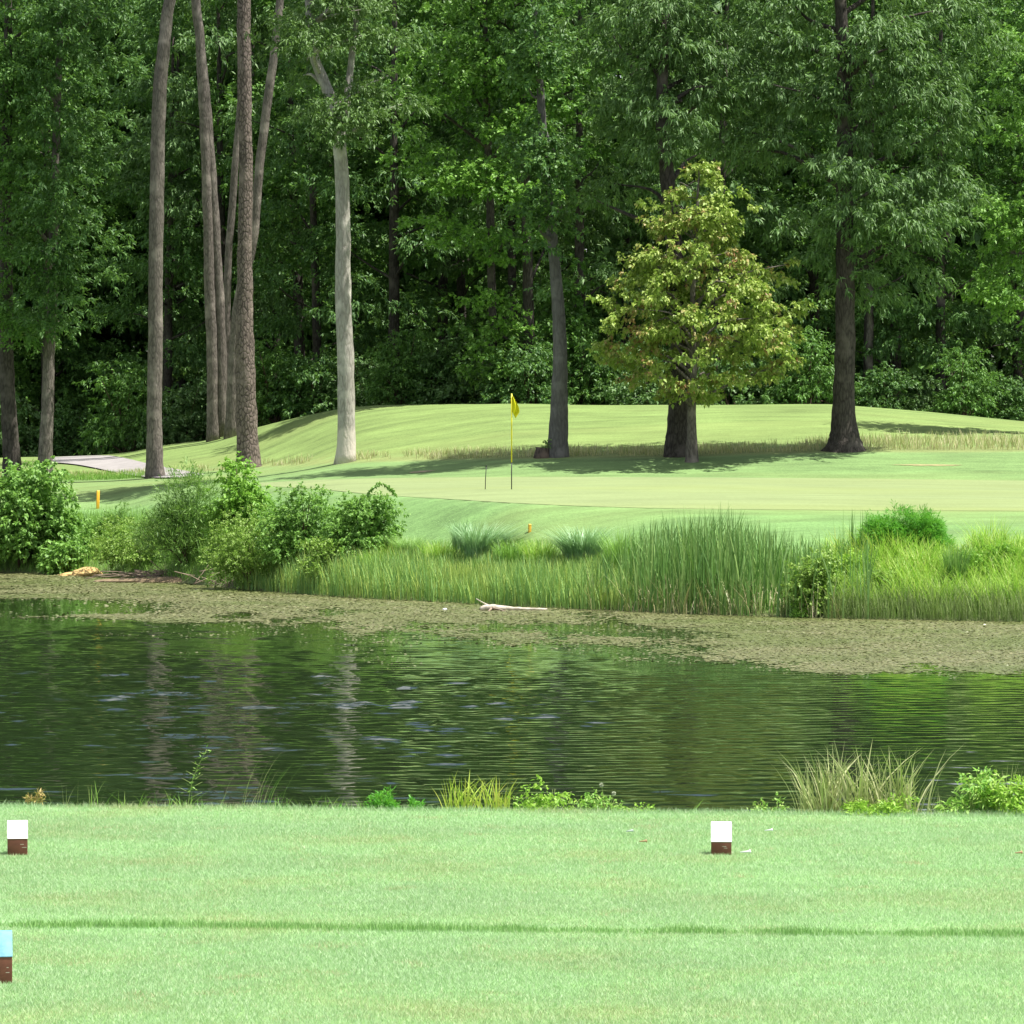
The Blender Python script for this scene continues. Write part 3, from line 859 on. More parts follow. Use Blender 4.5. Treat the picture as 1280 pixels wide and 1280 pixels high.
n_crown = blob_crown([(598, 232, 50, 32, -3.4, 1.6), (655, 172, 44, 30, -3.2, 1.6), (630, 90, 75, 55, -2.2, 1.0), (555, 110, 60, 55, -2.2, 0.9), (700, 120, 40, 50, -1.6, 0.7), (535, 200, 36, 45, -2.8, 0.8), (650, 250, 50, 18, -3.6, 1.2), (610, -40, 110, 80, -2.2, 0.7), (560, 300, 36, 26, -2.8, 0.8), (606, 390, 46, 40, -1.2, 0.9), (618, 455, 40, 34, -1.2, 0.9), (612, 310, 40, 34, -1.4, 0.8)],
                     2.9, (0.5, 0.95), 'gum_leaf', 15, 12, 0.16, 0.12, 0.15)
specimen('gum_tree', 'bright green star-leaved tree at the forest edge, behind and left of the leaning trunk', 618, 520,
         [(618, 510, 11), (616, 400, 10), (612, 250, 10), (608, 100, 8), (604, -80, 4)], 'bark_dark', 1.3, n_crown, limbs=14, seed=36, Y=146.5)
specimen('gum_tree', 'smooth dark grey trunk leaning left at its top beside the low stump', 697, 571,
         [(697, 571, 25), (700, 500, 21), (700, 420, 17), (694, 330, 14), (684, 240, 12), (676, 130, 10), (668, 0, 8), (660, -120, 4)], 'bark_smooth', 1.25, f_crown, limbs=16, seed=27)
g_crown = blob_crown([(850, 60, 80, 65, 0.4, 1.2), (790, 130, 55, 50, 0.9, 1.0), (905, 105, 60, 50, 0.2, 1.1), (770, 40, 60, 60, 1.7, 0.9), (760, 240, 40, 40, 1.9, 0.6), (860, -70, 120, 80, 1.4, 0.7), (850, 190, 45, 30, 2.4, 0.6), (835, 150, 44, 50, -0.6, 1.2), (830, 30, 50, 60, -0.6, 1.1)],
                     3.0, (0.55, 1.0), 'oak_leaf', 15, 13, 0.21, 0.06, 0.55)
specimen('oak_tree', 'thick dark oak trunk standing right behind the yellowing maple', 846, 570,
         [(847, 570, 31), (848, 520, 27), (850, 450, 24), (846, 350, 22), (836, 240, 19), (828, 150, 16), (830, 60, 12), (835, -60, 8), (836, -160, 4)], 'bark_dark', 1.35, g_crown, limbs=18, seed=28, bump=0.05)
i_crown = blob_crown([(1010, 90, 80, 70, 0.1, 1.1), (1110, 110, 85, 80, -0.1, 1.1), (1175, 140, 55, 50, 0.3, 1.1), (960, 180, 60, 45, 0.7, 0.8), (1100, 265, 85, 55, -0.7, 1.2), (1160, 250, 50, 55, -0.1, 1.0), (1030, 300, 60, 45, 0.3, 0.6), (1120, 350, 75, 40, 0.3, 0.6),
                      (1060, -30, 150, 90, 0.9, 0.8), (1190, 30, 60, 60, 0.9, 0.9), (1040, 215, 40, 30, -1.2, 1.2), (1080, 60, 50, 40, -1.3, 1.0)], 3.0, (0.55, 1.05), 'oak_leaf', 15, 13, 0.21, 0.062, 0.55)
specimen('oak_tree', 'big dark oak with flared base and wide drooping crown right of the maple', 1056, 563,
         [(1056, 563, 36), (1056, 520, 28), (1056, 430, 25), (1056, 320, 22), (1056, 200, 20), (1056, 90, 17), (1050, 0, 14), (1048, -130, 6)], 'bark_dark', 1.75, i_crown, limbs=24, seed=29, bump=0.05)
specimen('dead_tree', 'thin bare dead trunk standing behind the big dark oak', 1088, 506,
         [(1089, 508, 11), (1087, 450, 9), (1087, 400, 7), (1086, 384, 5)], 'bark_grey', 1.1, None, seed=30, Y=147.0)
j_crown = blob_crown([(35, 70, 60, 55, -1.0, 1.1), (40, 240, 60, 45, -1.2, 1.1), (-30, 150, 80, 90, 0, 0.9), (60, 160, 55, 45, 0, 0.8), (20, -40, 100, 80, 0, 0.7), (90, 20, 50, 50, 0, 0.7), (8, 330, 45, 45, -1.4, 1.0), (6, 190, 40, 50, -1.6, 1.0), (30, 420, 46, 30, -1.2, 1.0), (4, 380, 30, 40, -1.5, 1.2), (8, 90, 30, 60, -1.5, 1.2)], 2.8, (0.6, 1.05), 'forest_leaf_b', 15, 12, 0.18, 0.09, 0.3)
specimen('hardwood_tree', 'dark trunk at the left edge under sunlit green boughs', 14, 600,
         [(16, 602, 22), (10, 500, 19), (8, 400, 17), (8, 260, 15), (10, 100, 12), (12, -100, 6)], 'bark_dark', 1.5, j_crown, limbs=16, seed=31)
k_crown = blob_crown([(120, 60, 60, 60, 0, 1.0), (110, 180, 45, 60, 0.3, 0.8), (110, 310, 40, 50, 0.5, 0.6), (100, -60, 90, 80, 0, 0.8), (70, 370, 40, 40, -1.4, 1.1), (72, 250, 44, 50, -1.6, 1.1), (76, 130, 44, 50, -1.4, 1.4), (66, 395, 34, 34, -1.6, 1.4), (70, 300, 26, 50, -1.6, 1.8), (78, 40, 30, 50, -1.4, 1.5)], 2.8, (0.6, 1.0), 'forest_leaf', 15, 12, 0.18, 0.08, 0.3)
specimen('hardwood_tree', 'shaded brown trunk second from the left edge, beside the path', 56, 601,
         [(56, 602, 19), (59, 520, 16), (62, 430, 14), (66, 330, 12), (70, 180, 10), (76, 0, 8), (80, -120, 4)], 'bark_grey', 1.3, k_crown, limbs=12, seed=32)
r_crown = blob_crown([(1270, 280, 55, 70, -0.5, 1.3), (1250, 370, 48, 45, -0.8, 1.2), (1300, 180, 60, 70, 0, 1.0), (1310, 60, 70, 80, 0, 0.8), (1310, 330, 60, 70, 0, 1.0)], 3.0, (0.5, 0.9), 'gum_leaf', 15, 12, 0.14, 0.09, 0.25)
specimen('gum_tree', 'bright green leafy tree cut off by the right edge', 1312, 545,
         [(1312, 556, 22), (1312, 400, 18), (1310, 200, 14), (1306, 0, 9), (1305, -90, 4)], 'bark_grey', 1.3, r_crown, limbs=14, seed=33, Y=128.0)

# the maple
def maple_crown(g, P, r):
    Y = g[1]; s = Y / F_PX
    prof = [(505, 14), (480, 78), (455, 112), (425, 122), (395, 126), (370, 120), (340, 98), (310, 80), (275, 60), (245, 40), (220, 17), (206, 5)]
    py = np.array([a for a, b_ in prof], float)[::-1]; rr = np.array([b_ for a, b_ in prof], float)[::-1]
    pads = []
    while len(pads) < 255:
        y = r.uniform(206, 500)
        R = np.interp(y, py, rr) * s
        if r.random() > (R / (118 * s)) ** 1.1 + 0.08: continue
        a = r.uniform(0, 6.28); q = R * math.sqrt(r.uniform(0.10, 1.0)) * r.uniform(0.85, 1.06)
        ax = np.interp(y, [206, 500], [874, 868])
        c = W(ax, y, Y) - g
        pads.append((c[0] + q * math.cos(a), q * math.sin(a), c[2] - 0.05 * q + 0.12 * math.sin(a * 3 + y * 0.11), r.uniform(0.22, 0.50) * (0.75 + 0.25 * min(1, R / 2.0))))
    for (px, y, dy, rad) in ((998, 384, -0.4, 0.26), (985, 392, -0.4, 0.34), (758, 374, -0.3, 0.3), (768, 382, -0.2, 0.36), (812, 258, 0, 0.24), (815, 275, 0, 0.3), (925, 240, 0, 0.26), (872, 212, 0, 0.2),
                             (955, 470, -0.5, 0.3), (985, 450, -0.5, 0.34), (765, 440, -0.4, 0.34), (1000, 378, -0.5, 0.2), (752, 372, -0.3, 0.22), (806, 252, 0, 0.16), (900, 232, 0, 0.18), (935, 258, 0, 0.2), (986, 330, 0, 0.24), (978, 352, 0, 0.3), (775, 350, 0, 0.28), (790, 320, 0, 0.26)):
        c = W(px, y, Y) - g
        pads.append((c[0], dy, c[2], rad))
    return np.array(pads), dict(mat='maple_leaf', geo=dict(twigs=12, per=9, L=0.125, Wd=0.105, droop=0.45, flat=0.42))
specimen('maple_tree', 'young maple with yellow green leaves turning reddish, in front of the oak trunk', 864, 568,
         [(864, 568, 15), (865, 520, 11), (866, 470, 9), (866, 400, 7), (868, 320, 5), (872, 250, 3), (874, 212, 1.5)], 'bark_grey', 1.3, maple_crown, limbs=45, seed=34, Y=119.3)

# stump with ivy beside the leaning trunk
g = ground_at(678, 572, 100)
e = empty('tree_stump', tuple(g), 'low weathered stump with a green sprout left of the leaning trunk', 'stump')
s = g[1] / F_PX
mb = MB()
r = np.random.default_rng(4)
pts = np.array([(0, 0, -0.1), (0, 0, 0.1), (0.01, 0, 0.22), (0.02, 0, 0.30)])
mb.add(*tube(pts, [0.30, 0.25, 0.22, 0.21], 16, 0.08, r))
mb.add(*tube(np.array([(0.22, 0.1, -0.1), (0.32, 0.1, 0.12), (0.42, 0.1, 0.22)]), [0.2, 0.18, 0.06], 12, 0.1, r))
mb.build('wood', bark_mat('stump_bark', (0.05, 0.042, 0.036), (0.16, 0.12, 0.10), scale=9), e, smooth=False)
Vl, Tl = pads_leaves(np.array([(0.2, 0, 0.40, 0.13), (0.22, 0, 0.5, 0.10), (0.15, 0.0, 0.34, 0.1)]), (0.2, 0), 14, 6, 0.07, 0.05, r=r)
mesh_np('sprout', Vl, Tl, M['bush_dark'], e)

# ------------------------------------------------------------------ grasses by the tree line
def scatter_px(n, px0, px1, Yf0, Yf1, r, ypow=1.0):
    px = r.uniform(px0, px1, n)
    t = r.random(n) ** ypow
    Y = Yf0(px) * (1 - t) + Yf1(px) * t
    x = (px - 640) / F_PX * Y
    return np.stack([x, Y, H(x, Y)], 1), px

def tl(px): return np.interp(px, ppx, stYs[6])
def shoreY(px): return np.interp(px, ppx, stYs[2])
def bankY(px): return np.interp(px, ppx, stYs[3])

def grass(name, P, h, lean, w, mat, label, cat, seg=3, r=None, parent=None, kind='stuff', az=None):
    r = r or rng
    n = len(P)
    az = r.uniform(0, 6.28, n) if az is None else az
    Vb, Fb = blades(P, h, az, lean, w, seg)
    o = mesh_np(name, Vb, Fb, M[mat], parent)
    if label: tag(o, label, cat, kind=kind)
    return o

r = np.random.default_rng(50)
P, px = scatter_px(20500, -300, 1660, lambda p_: tl(p_) + 0.0, lambda p_: tl(p_) + 2.2 + 1.8 * smooth01((p_ - 900) / 300), r)
dens = fbm(px / 45, P[:, 1] * 0.4, 31, 3) + 0.12 * smooth01((px - 700) / 200) - 0.25 * smooth01((200 - np.abs(px - 400)) / 100)
k = r.random(len(P)) < smooth01((dens - 0.30) / 0.22)
P, px = P[k], px[k]
hh = r.uniform(0.10, 0.34, len(P)) * (0.8 + 0.35 * smooth01((px - 950) / 150))
grass('dry_grass', P, hh, r.uniform(0.1, 0.6, len(P)), r.uniform(0.012, 0.024, len(P)), 'rough_grass',
      'uncut straw coloured grass strip along the foot of the trees', 'grass', r=r)
P, px = scatter_px(3000, 60, 185, lambda p_: tl(p_) - 2.0, lambda p_: tl(p_) + 2.5, r)
grass('uncut_grass', P, r.uniform(0.08, 0.22, len(P)), r.uniform(0.1, 0.5, len(P)), r.uniform(0.012, 0.02, len(P)), 'green_grass',
      'dark uncut grass around the left trunks and cart path', 'grass', r=r)

# ------------------------------------------------------------------ far bank vegetation
# short bank cover under everything
P, px = scatter_px(64000, -420, 1720, lambda p_: shoreY(p_) + 0.1, lambda p_: bankY(p_) + 1.0, r)
hcov = r.uniform(0.10, 0.36, len(P)) * (0.35 + 0.65 * smooth01((bankY(px) + 1.0 - P[:, 1]) / 2.5))
grass('bank_grass', P, hcov, r.uniform(0.1, 0.7, len(P)), r.uniform(0.010, 0.02, len(P)), 'green_grass',
      'short green grass covering the far bank', 'grass', r=r)
# bluish sedge along the water
P, px = scatter_px(15000, 300, 790, lambda p_: shoreY(p_) - 0.15, lambda p_: shoreY(p_) + 3.6, r)
hs = r.uniform(0.45, 0.95, len(P)) * np.interp(P[:, 1] - shoreY(px), [0, 1.0, 2.2, 3.6], [1.0, 0.95, 0.62, 0.38]) * np.interp(px, [300, 340, 420, 640, 790], [0.5, 0.75, 1.0, 1.0, 1.0]) * (0.45 + 1.05 * fbm(px / 26, P[:, 1] * 0.5, 8, 3))
grass('sedge', P, hs, r.uniform(0.02, 0.45, len(P)), r.uniform(0.012, 0.026, len(P)), 'sedge',
      'fine bluish green sedge standing along the water in front of the tufts', 'sedge', seg=4, r=r)
# bright bank grass to the right
P, px = scatter_px(25000, 1030, 1660, lambda p_: shoreY(p_) + 0.4, lambda p_: bankY(p_) + 0.2, r)
hb = r.uniform(0.28, 0.78, len(P)) * (0.35 + 1.25 * fbm(px / 25, P[:, 1] * 0.5, 18, 3))
grass('tall_grass', P, hb, r.uniform(0.15, 1.0, len(P)), r.uniform(0.016, 0.036, len(P)), 'bank_grass',
      'bright yellow green tall grass on the right of the far bank', 'grass', seg=4, r=r)
P, px = scatter_px(9800, 1030, 1660, lambda p_: shoreY(p_) - 0.1, lambda p_: shoreY(p_) + 1.0, r)
grass('shore_grass', P, r.uniform(0.25, 0.75, len(P)), r.uniform(0.05, 0.5, len(P)), r.uniform(0.008, 0.016, len(P)), 'shore_stem',
      'greyish green grass stems at the water line on the right', 'grass', seg=3, r=r)
# left bank grass between bushes
P, px = scatter_px(26000, -360, 300, lambda p_: shoreY(p_) + 1.5, lambda p_: bankY(p_) + 1.6, r)
grass('bank_grass', P, r.uniform(0.3, 0.9, len(P)), r.uniform(0.1, 0.5, len(P)), r.uniform(0.010, 0.02, len(P)), 'bush_bright' if False else 'green_grass',
      'tall green grass between the bushes on the left bank', 'grass', seg=3, r=r)
# yellow grass patch in front of the vine shrub
P, px = scatter_px(2500, 400, 500, lambda p_: shoreY(p_) + 2.4, lambda p_: shoreY(p_) + 4.2, r)
grass('tall_grass', P, r.uniform(0.3, 0.65, len(P)), r.uniform(0.1, 0.5, len(P)), r.uniform(0.012, 0.022, len(P)), 'bank_grass',
      'patch of yellow green grass below the vine covered bush', 'grass', seg=3, r=r)
# cattails
n = 1750
px = np.clip(r.normal(885, 95, n), 728, 1085)
t = r.random(n) ** 0.9
Y = shoreY(px) - 0.2 + t * 3.6
x = (px - 640) / F_PX * Y
z = np.maximum(H(x, Y), WATER - 0.1)
topy = np.interp(px, [735, 770, 810, 850, 900, 940, 1000, 1075], [705, 675, 648, 642, 638, 645, 665, 668])
ztop = EYE + (560 - topy) / F_PX * Y
hc = (ztop - z) * np.clip(1.04 - np.abs(r.normal(0, 0.26, n)) + r.normal(0, 0.05, n), 0.3, 1.16)
P = np.stack([x, Y, z], 1)
Vb, Fb = blades(P, hc, r.uniform(0, 6.28, n), np.abs(r.normal(0.05, 0.17, n)), r.uniform(0.026, 0.052, n), 5, 0.0, face=r.uniform(0, 6.28, n))
o = mesh_np('cattails', Vb, Fb, M['cattail']); tag(o, 'dense stand of tall green cattail reeds at the far shore', 'reeds', kind='stuff')
n = 420
px = np.clip(r.normal(885, 95, n), 740, 1050); Y = shoreY(px) + r.uniform(-0.3, 0.6, n); x = (px - 640) / F_PX * Y
P = np.stack([x, Y, np.maximum(H(x, Y), WATER - 0.05)], 1)
Vb, Fb = blades(P, r.uniform(0.2, 1.0, n), r.uniform(0, 6.28, n), r.uniform(0.1, 1.0, n), r.uniform(0.014, 0.03, n), 4)
o = mesh_np('dead_reeds', Vb, Fb, M['dry_grass']); tag(o, 'bent straw coloured dead reed stems at the foot of the cattails', 'reeds', kind='stuff')

# grass tufts: things
def tuft(name, px, Y, w, h, n, mat, label, seed, lean=(0.3, 0.9), bw=(0.018, 0.034), group=None, cat='grass clump', bias=None, curl=0.3, seg=5):
    r = np.random.default_rng(seed)
    c = at_depth(px, Y)
    a = r.uniform(0, 6.28, n); q = w * 0.25 * np.sqrt(r.random(n))
    P = np.stack([q * np.cos(a), q * np.sin(a) * 0.8, np.full(n, -0.05)], 1)
    az = a + r.normal(0, 0.5, n)
    ln = r.uniform(*lean, n)
    if bias is not None:
        vx = np.cos(az) * ln + bias; vy = np.sin(az) * ln
        az = np.arctan2(vy, vx); ln = np.hypot(vx, vy)
    Vb, Fb = blades(P, h * r.uniform(0.6, 1.05, n), az, ln, r.uniform(*bw, n), seg, curl)
    o = mesh_np(name, Vb, Fb, M[mat]); o.location = c
    return tag(o, label, cat, group)
def sY(px, d): return float(shoreY(px)) + d
tuft('grass_clump', 600, sY(600, 3.7), 1.5, 1.12, 700, 'silver_grass', 'silvery green arching grass clump left of the yellow stake', 61, (0.25, 1.15), bias=0.3)
tuft('grass_clump', 574, sY(574, 3.9), 0.6, 1.12, 200, 'silver_grass', 'upright silvery grass clump at the left end of the silvery clumps', 65, (0.02, 0.3))
tuft('grass_clump', 727, sY(727, 3.6), 1.5, 1.08, 700, 'silver_grass', 'silvery green arching grass clump right of the yellow stake', 62, (0.25, 1.15), bias=-0.1)
tuft('grass_clump', 512, sY(512, 3.6), 1.2, 0.75, 700, 'pale_tuft', 'pale green grass mound beside the vine covered bush', 63, (0.3, 0.9), (0.01, 0.02))
tuft('grass_clump', 1195, sY(1195, 1.8), 0.9, 1.1, 320, 'cattail', 'darker green reed clump within the bright grass on the right', 64, (0.02, 0.35), (0.016, 0.028), curl=0.0)
tuft('reed_clump', 1066, sY(1066, 3.5), 1.6, 1.35, 46, 'cattail', 'sparse tall cattail leaves standing right of the main reed bed', 66, (0.0, 0.2), (0.02, 0.032), cat='reeds', curl=0.0)

for _i, (_px, _d, _h, _n, _m, _l) in enumerate([
        (548, 3.0, 0.75, 300, 'bank_grass', 'yellow green grass clump between the pale mound and the silvery clump'), (640, 3.2, 0.8, 300, 'green_grass', 'green grass clump at the left foot of the right stake'),
        (676, 3.0, 0.85, 300, 'bank_grass', 'light green grass clump at the right foot of the right stake'), (775, 2.8, 1.2, 260, 'green_grass', 'tall green grass clump left of the cattails'),
        (470, 2.2, 0.7, 280, 'bank_grass', 'yellow green grass clump under the vine covered bush')]):
    tuft('grass_clump', _px, sY(_px, _d), 1.4, _h, _n, _m, _l, 70 + _i, (0.1, 0.7), (0.014, 0.03), curl=0.15)

# bushes: things
def bush(name, px, d, w_px, top_py, label, mat, seed, leaf, npads, twigs, per, base_lift=0.0, **kw):
    Y = sY(px, d)
    g = at_depth(px, Y); g[2] = max(g[2], WATER) - 0.05 + base_lift
    top = W(px, top_py, Y)[2]
    return shrub(name, tuple(g), label, mat, seed, w_px * Y / F_PX, top - g[2], leaf, npads, twigs, per, **kw)
bush('broadleaf_bush', 30, 1.0, 112, 578, 'large bright broad leaved bush at the left edge overhanging the water', 'bush_leaf', 401, (0.13, 0.10, 0.3), 110, 15, 10)
bush('low_shrub', 178, 1.5, 118, 648, 'low spreading shrub with small leaves above the bare clay bank', 'bush_olive', 402, (0.075, 0.045, 0.2), 80, 15, 9, flat=0.6)
bush('willow_bush', 238, 2.0, 92, 603, 'dark narrow leaved bush left of the bright sapling', 'bush_dark', 403, (0.17, 0.024, 0.0), 80, 16, 12, spread=0.45, updown=0.4, flat=0.7)
bush('sapling', 299, 3.8, 66, 572, 'bright yellow green sapling in front of the plated pine', 'bush_bright', 404, (0.11, 0.075, 0.3), 60, 13, 10, cat='sapling', flat=0.7)
bush('small_leaf_bush', 318, 0.9, 112, 640, 'rounded light green bush lowest at the water beside the sedge', 'bush_olive', 405, (0.07, 0.035, 0.1), 110, 15, 10, flat=0.6)
bush('berry_bush', 380, 2.4, 98, 606, 'leafy bush between the rounded light bush and the vine covered bush', 'bush_leaf', 406, (0.085, 0.055, 0.2), 90, 15, 10, flat=0.55)
bush('vine_bush', 452, 3.2, 84, 616, 'vine covered bush with an arching shoot, right end of the bushes', 'bush_leaf', 407, (0.085, 0.06, 0.25), 90, 15, 10, flat=0.55)
bush('dark_shrub', 140, 3.2, 40, 636, 'small dark shrub standing in the tall grass left of the willow bush', 'bush_dark', 408, (0.12, 0.03, 0.0), 30, 13, 10, updown=0.3, spread=0.5)
bush('broadleaf_bush', 82, 0.4, 50, 676, 'small broad leaved bush at the water beside the bare clay', 'bush_leaf', 409, (0.11, 0.09, 0.3), 30, 13, 9)
bush('sapling', 1022, 0.5, 56, 682, 'slim leafy sapling rising from the water line right of the cattails', 'bush_olive', 410, (0.075, 0.055, 0.2), 42, 11, 9, cat='sapling', flat=0.7)
bush('small_leaf_bush', 1009, 0.1, 28, 748, 'tiny bright shrub at the foot of the slim sapling', 'bush_bright', 411, (0.06, 0.04, 0.2), 16, 10, 8)
bush('feathery_bush', 1112, 4.0, 56, 645, 'bright feathery bush on the right bank, left one of the pair', 'feather_leaf', 412, (0.11, 0.014, 0.1), 56, 22, 14, spread=0.5, updown=0.35, flat=0.6, low=0.3)
bush('feathery_bush', 1150, 4.2, 54, 648, 'bright feathery bush on the right bank, right one of the pair', 'feather_leaf', 413, (0.11, 0.014, 0.1), 56, 22, 14, spread=0.5, updown=0.35, flat=0.6, low=0.3)
for _i, (_px, _d, _w, _t, _m, _l) in enumerate([
        (1075, 2.2, 46, 690, 'weed_bright', 'low lime green weed just right of the slim sapling'), (1110, 1.4, 44, 715, 'bush_olive', 'low olive weed below the feathery bushes'),
        (1265, 3.0, 50, 684, 'bush_bright', 'yellowish leafy weed at the right end of the far bank'), (1175, 3.4, 40, 700, 'weed_mid', 'small green weed right of the feathery bushes'),
        (345, 3.0, 60, 628, 'bush_leaf', 'leafy bush between bright sapling and vine covered bush'),
        (415, 1.6, 70, 662, 'bush_olive', 'olive shrub in front of the vine covered bush'), (110, 2.0, 56, 655, 'bush_leaf', 'leafy shrub right of the big left edge bush')]):
    bush('leafy_weed', _px, _d, _w, _t, _l, _m, 440 + _i, (0.085, 0.045, 0.15), 34, 12, 9, updown=0.15)
bush('leafy_weed', 1225, 2.6, 60, 688, 'light green leafy weed among the tall grass on the right', 'bush_bright', 414, (0.09, 0.04, 0.1), 34, 12, 9, updown=0.2)
# arching shoot of the vine bush as a part
vb = [o for o in bpy.data.objects if o.name.startswith('vine_bush')][0]
s = vb.location.y / F_PX
pts = spline([(0.1, 0, 1.2), (0.18, 0, 1.75), (0.45, 0, 1.98), (0.72, 0, 1.86), (0.85, 0, 1.7)], 24)
r = np.random.default_rng(5)
base = np.repeat(pts[4:], 7, 0); n = len(base)
Vl, Tl = leaf_quads(base, norm(r.normal(0, 1, (n, 3)) + np.array([0, 0, -0.6])), 0.09, 0.06, 0.2, r=r)
mb = MB(); mb.add(Vl, Tl); mb.add(*tube(pts, np.linspace(0.015, 0.005, 24), 5))
mb.build('shoot', M['bush_leaf'], vb)

# clay bank, brushwood, driftwood
def lump(name, c, rad, mat, seed, label, cat, kind=None, sub=4):
    import bmesh
    r = np.random.default_rng(seed)
    bm = bmesh.new(); bmesh.ops.create_icosphere(bm, subdivisions=sub, radius=1)
    for v in bm.verts:
        p_ = np.array(v.co)
        k = 0.75 + 0.5 * fbm(np.array([p_[0] * 1.8 + 5]), np.array([p_[2] * 1.8 + p_[1] * 1.5 + seed]), seed, 3)[0]
        v.co = Vector(p_ * k * np.array(rad))
    me = bpy.data.meshes.new(name); bm.to_mesh(me); bm.free(); me.materials.append(mat)
    o = bpy.data.objects.new(name, me); COL.objects.link(o); o.location = c
    return tag(o, label, cat, kind=kind)
claym = plain_mat('yellow_clay', (0.46, 0.32, 0.13), rough=0.95, scale=6, var=0.25, bump=0.5)
Y = sY(108, -0.4)
lump('clay_boulder', ((108 - 640) / F_PX * Y, Y, WATER + 0.02), (0.42, 0.5, 0.24), claym, 3, 'orange yellow clay lump at the water under the left bushes', 'clay bank')
Y = sY(92, -0.5)
lump('clay_boulder', ((94 - 640) / F_PX * Y, Y, WATER - 0.02), (0.5, 0.4, 0.12), claym, 8, 'low clay shelf left of the orange clay lump', 'clay bank')
mudm = plain_mat('mud_bank', (0.17, 0.125, 0.075), rough=0.95, scale=6, var=0.25, bump=0.5)
Y = sY(215, -0.1)
lump('mud_shore', ((212 - 640) / F_PX * Y, Y, WATER - 0.02), (2.2, 0.7, 0.16), mudm, 9, 'bare brown mud shore under the left bushes', 'mud', kind='structure')
mb = MB(); r = np.random.default_rng(12)
for k in range(60):
    a = r.normal(0, 0.35); Lk = r.uniform(0.3, 1.1)
    c = np.array([r.normal(0, 0.6), r.normal(0, 0.25), 0.04 + abs(r.normal(0, 0.10))])
    dd = np.array([math.cos(a), r.normal(0, 0.3), math.sin(a) * 0.5]) * Lk / 2
    mb.add(*tube(spline([c - dd, c + r.normal(0, 0.03, 3), c + dd], 5), np.linspace(0.016, 0.006, 5), 5))
o = mb.build('twig_heap', plain_mat('dead_wood', (0.26, 0.20, 0.15), rough=0.9, scale=10)); Y = sY(196, -0.25); o.location = ((196 - 640) / F_PX * Y, Y, WATER + 0.05)
tag(o, 'heap of dead twigs on the mud at the left shore', 'twigs')
mb = MB()
for k in range(22):
    a = r.normal(0.2, 0.7); Lk = r.uniform(0.2, 0.8)
    c = np.array([r.normal(0, 0.35), r.normal(0, 0.15), 0.05 + abs(r.normal(0, 0.15))])
    dd = np.array([math.cos(a), r.normal(0, 0.3), math.sin(a)]) * Lk / 2
    mb.add(*tube(spline([c - dd, c + r.normal(0, 0.03, 3), c + dd], 5), np.linspace(0.014, 0.005, 5), 5))
o = mb.build('twig_heap', bpy.data.materials['dead_wood']); Y = sY(275, -0.35); o.location = ((275 - 640) / F_PX * Y, Y, WATER + 0.02)
tag(o, 'few dead twigs in the water left of the sedge', 'twigs')
# drift log
Y = 5000 * 3.65 / (763.5 - 560)
e = empty('driftwood_log', ((640 - 640) / F_PX * Y, Y, WATER), 'pale bleached driftwood log lying in the shallow weed', 'log')
s = Y / F_PX
mb = MB(); r = np.random.default_rng(14)
mb.add(*tube(spline([(-40 * s, 0, 0.03), (-28 * s, 0, 0.075), (-10 * s, 0.05, 0.05), (10 * s, 0.1, 0.035), (44 * s, 0.2, 0.02)], 24), np.interp(np.linspace(0, 1, 24), [0, 0.15, 0.5, 1], [0.04, 0.075, 0.06, 0.025]), 10, 0.08, r))
mb.build('trunk', plain_mat('bleached_wood', (0.46, 0.41, 0.34), rough=0.85, scale=9, var=0.25), e, smooth=True)
mb = MB(); mb.add(*tube(spline([(-22 * s, 0, 0.08), (-34 * s, 0, 0.16), (-45 * s, 0.05, 0.27)], 8), np.linspace(0.02, 0.008, 8), 6)); mb.build('branch', bpy.data.materials['bleached_wood'], e)
mb = MB(); mb.add(*tube(spline([(-24 * s, -0.05, 0.06), (-14 * s, -0.3, 0.03), (-8 * s, -0.6, 0.0)], 8), np.linspace(0.025, 0.01, 8), 6)); mb.add(*tube(spline([(-26 * s, -0.05, 0.05), (-28 * s, -0.3, 0.02), (-30 * s, -0.45, -0.01)], 8), np.linspace(0.03, 0.012, 8), 6)); mb.build('branch', bpy.data.materials['dead_wood'], e)
# small white float
Y = 5000 * 3.65 / (763 - 560)
lump('litter', ((556 - 640) / F_PX * Y, Y, WATER + 0.02), (0.06, 0.05, 0.03), plain_mat('white_plastic', (0.7, 0.7, 0.72), var=0.05), 5, 'small white floating scrap left of the driftwood log', 'litter', sub=2)

# ------------------------------------------------------------------ golf things
def box_prism(profile_yz, w, bev=0.0):
    """extrude a closed profile (y,z) along x, centred"""
    n = len(profile_yz)
    a = np.array([(-w / 2, y, z) for y, z in profile_yz]); b_ = np.array([(w / 2, y, z) for y, z in profile_yz])
    k = np.arange(n); k2 = (k + 1) % n
    return np.concatenate([a, b_]), [np.stack([k, k2, n + k2, n + k], 1), k[None, ::-1].copy(), (n + k)[None, :].copy()]

def bevel_obj(o, w=0.003):
    md = o.modifiers.new('bevel', 'BEVEL'); md.width = w; md.segments = 2; md.limit_method = 'ANGLE'
    return o

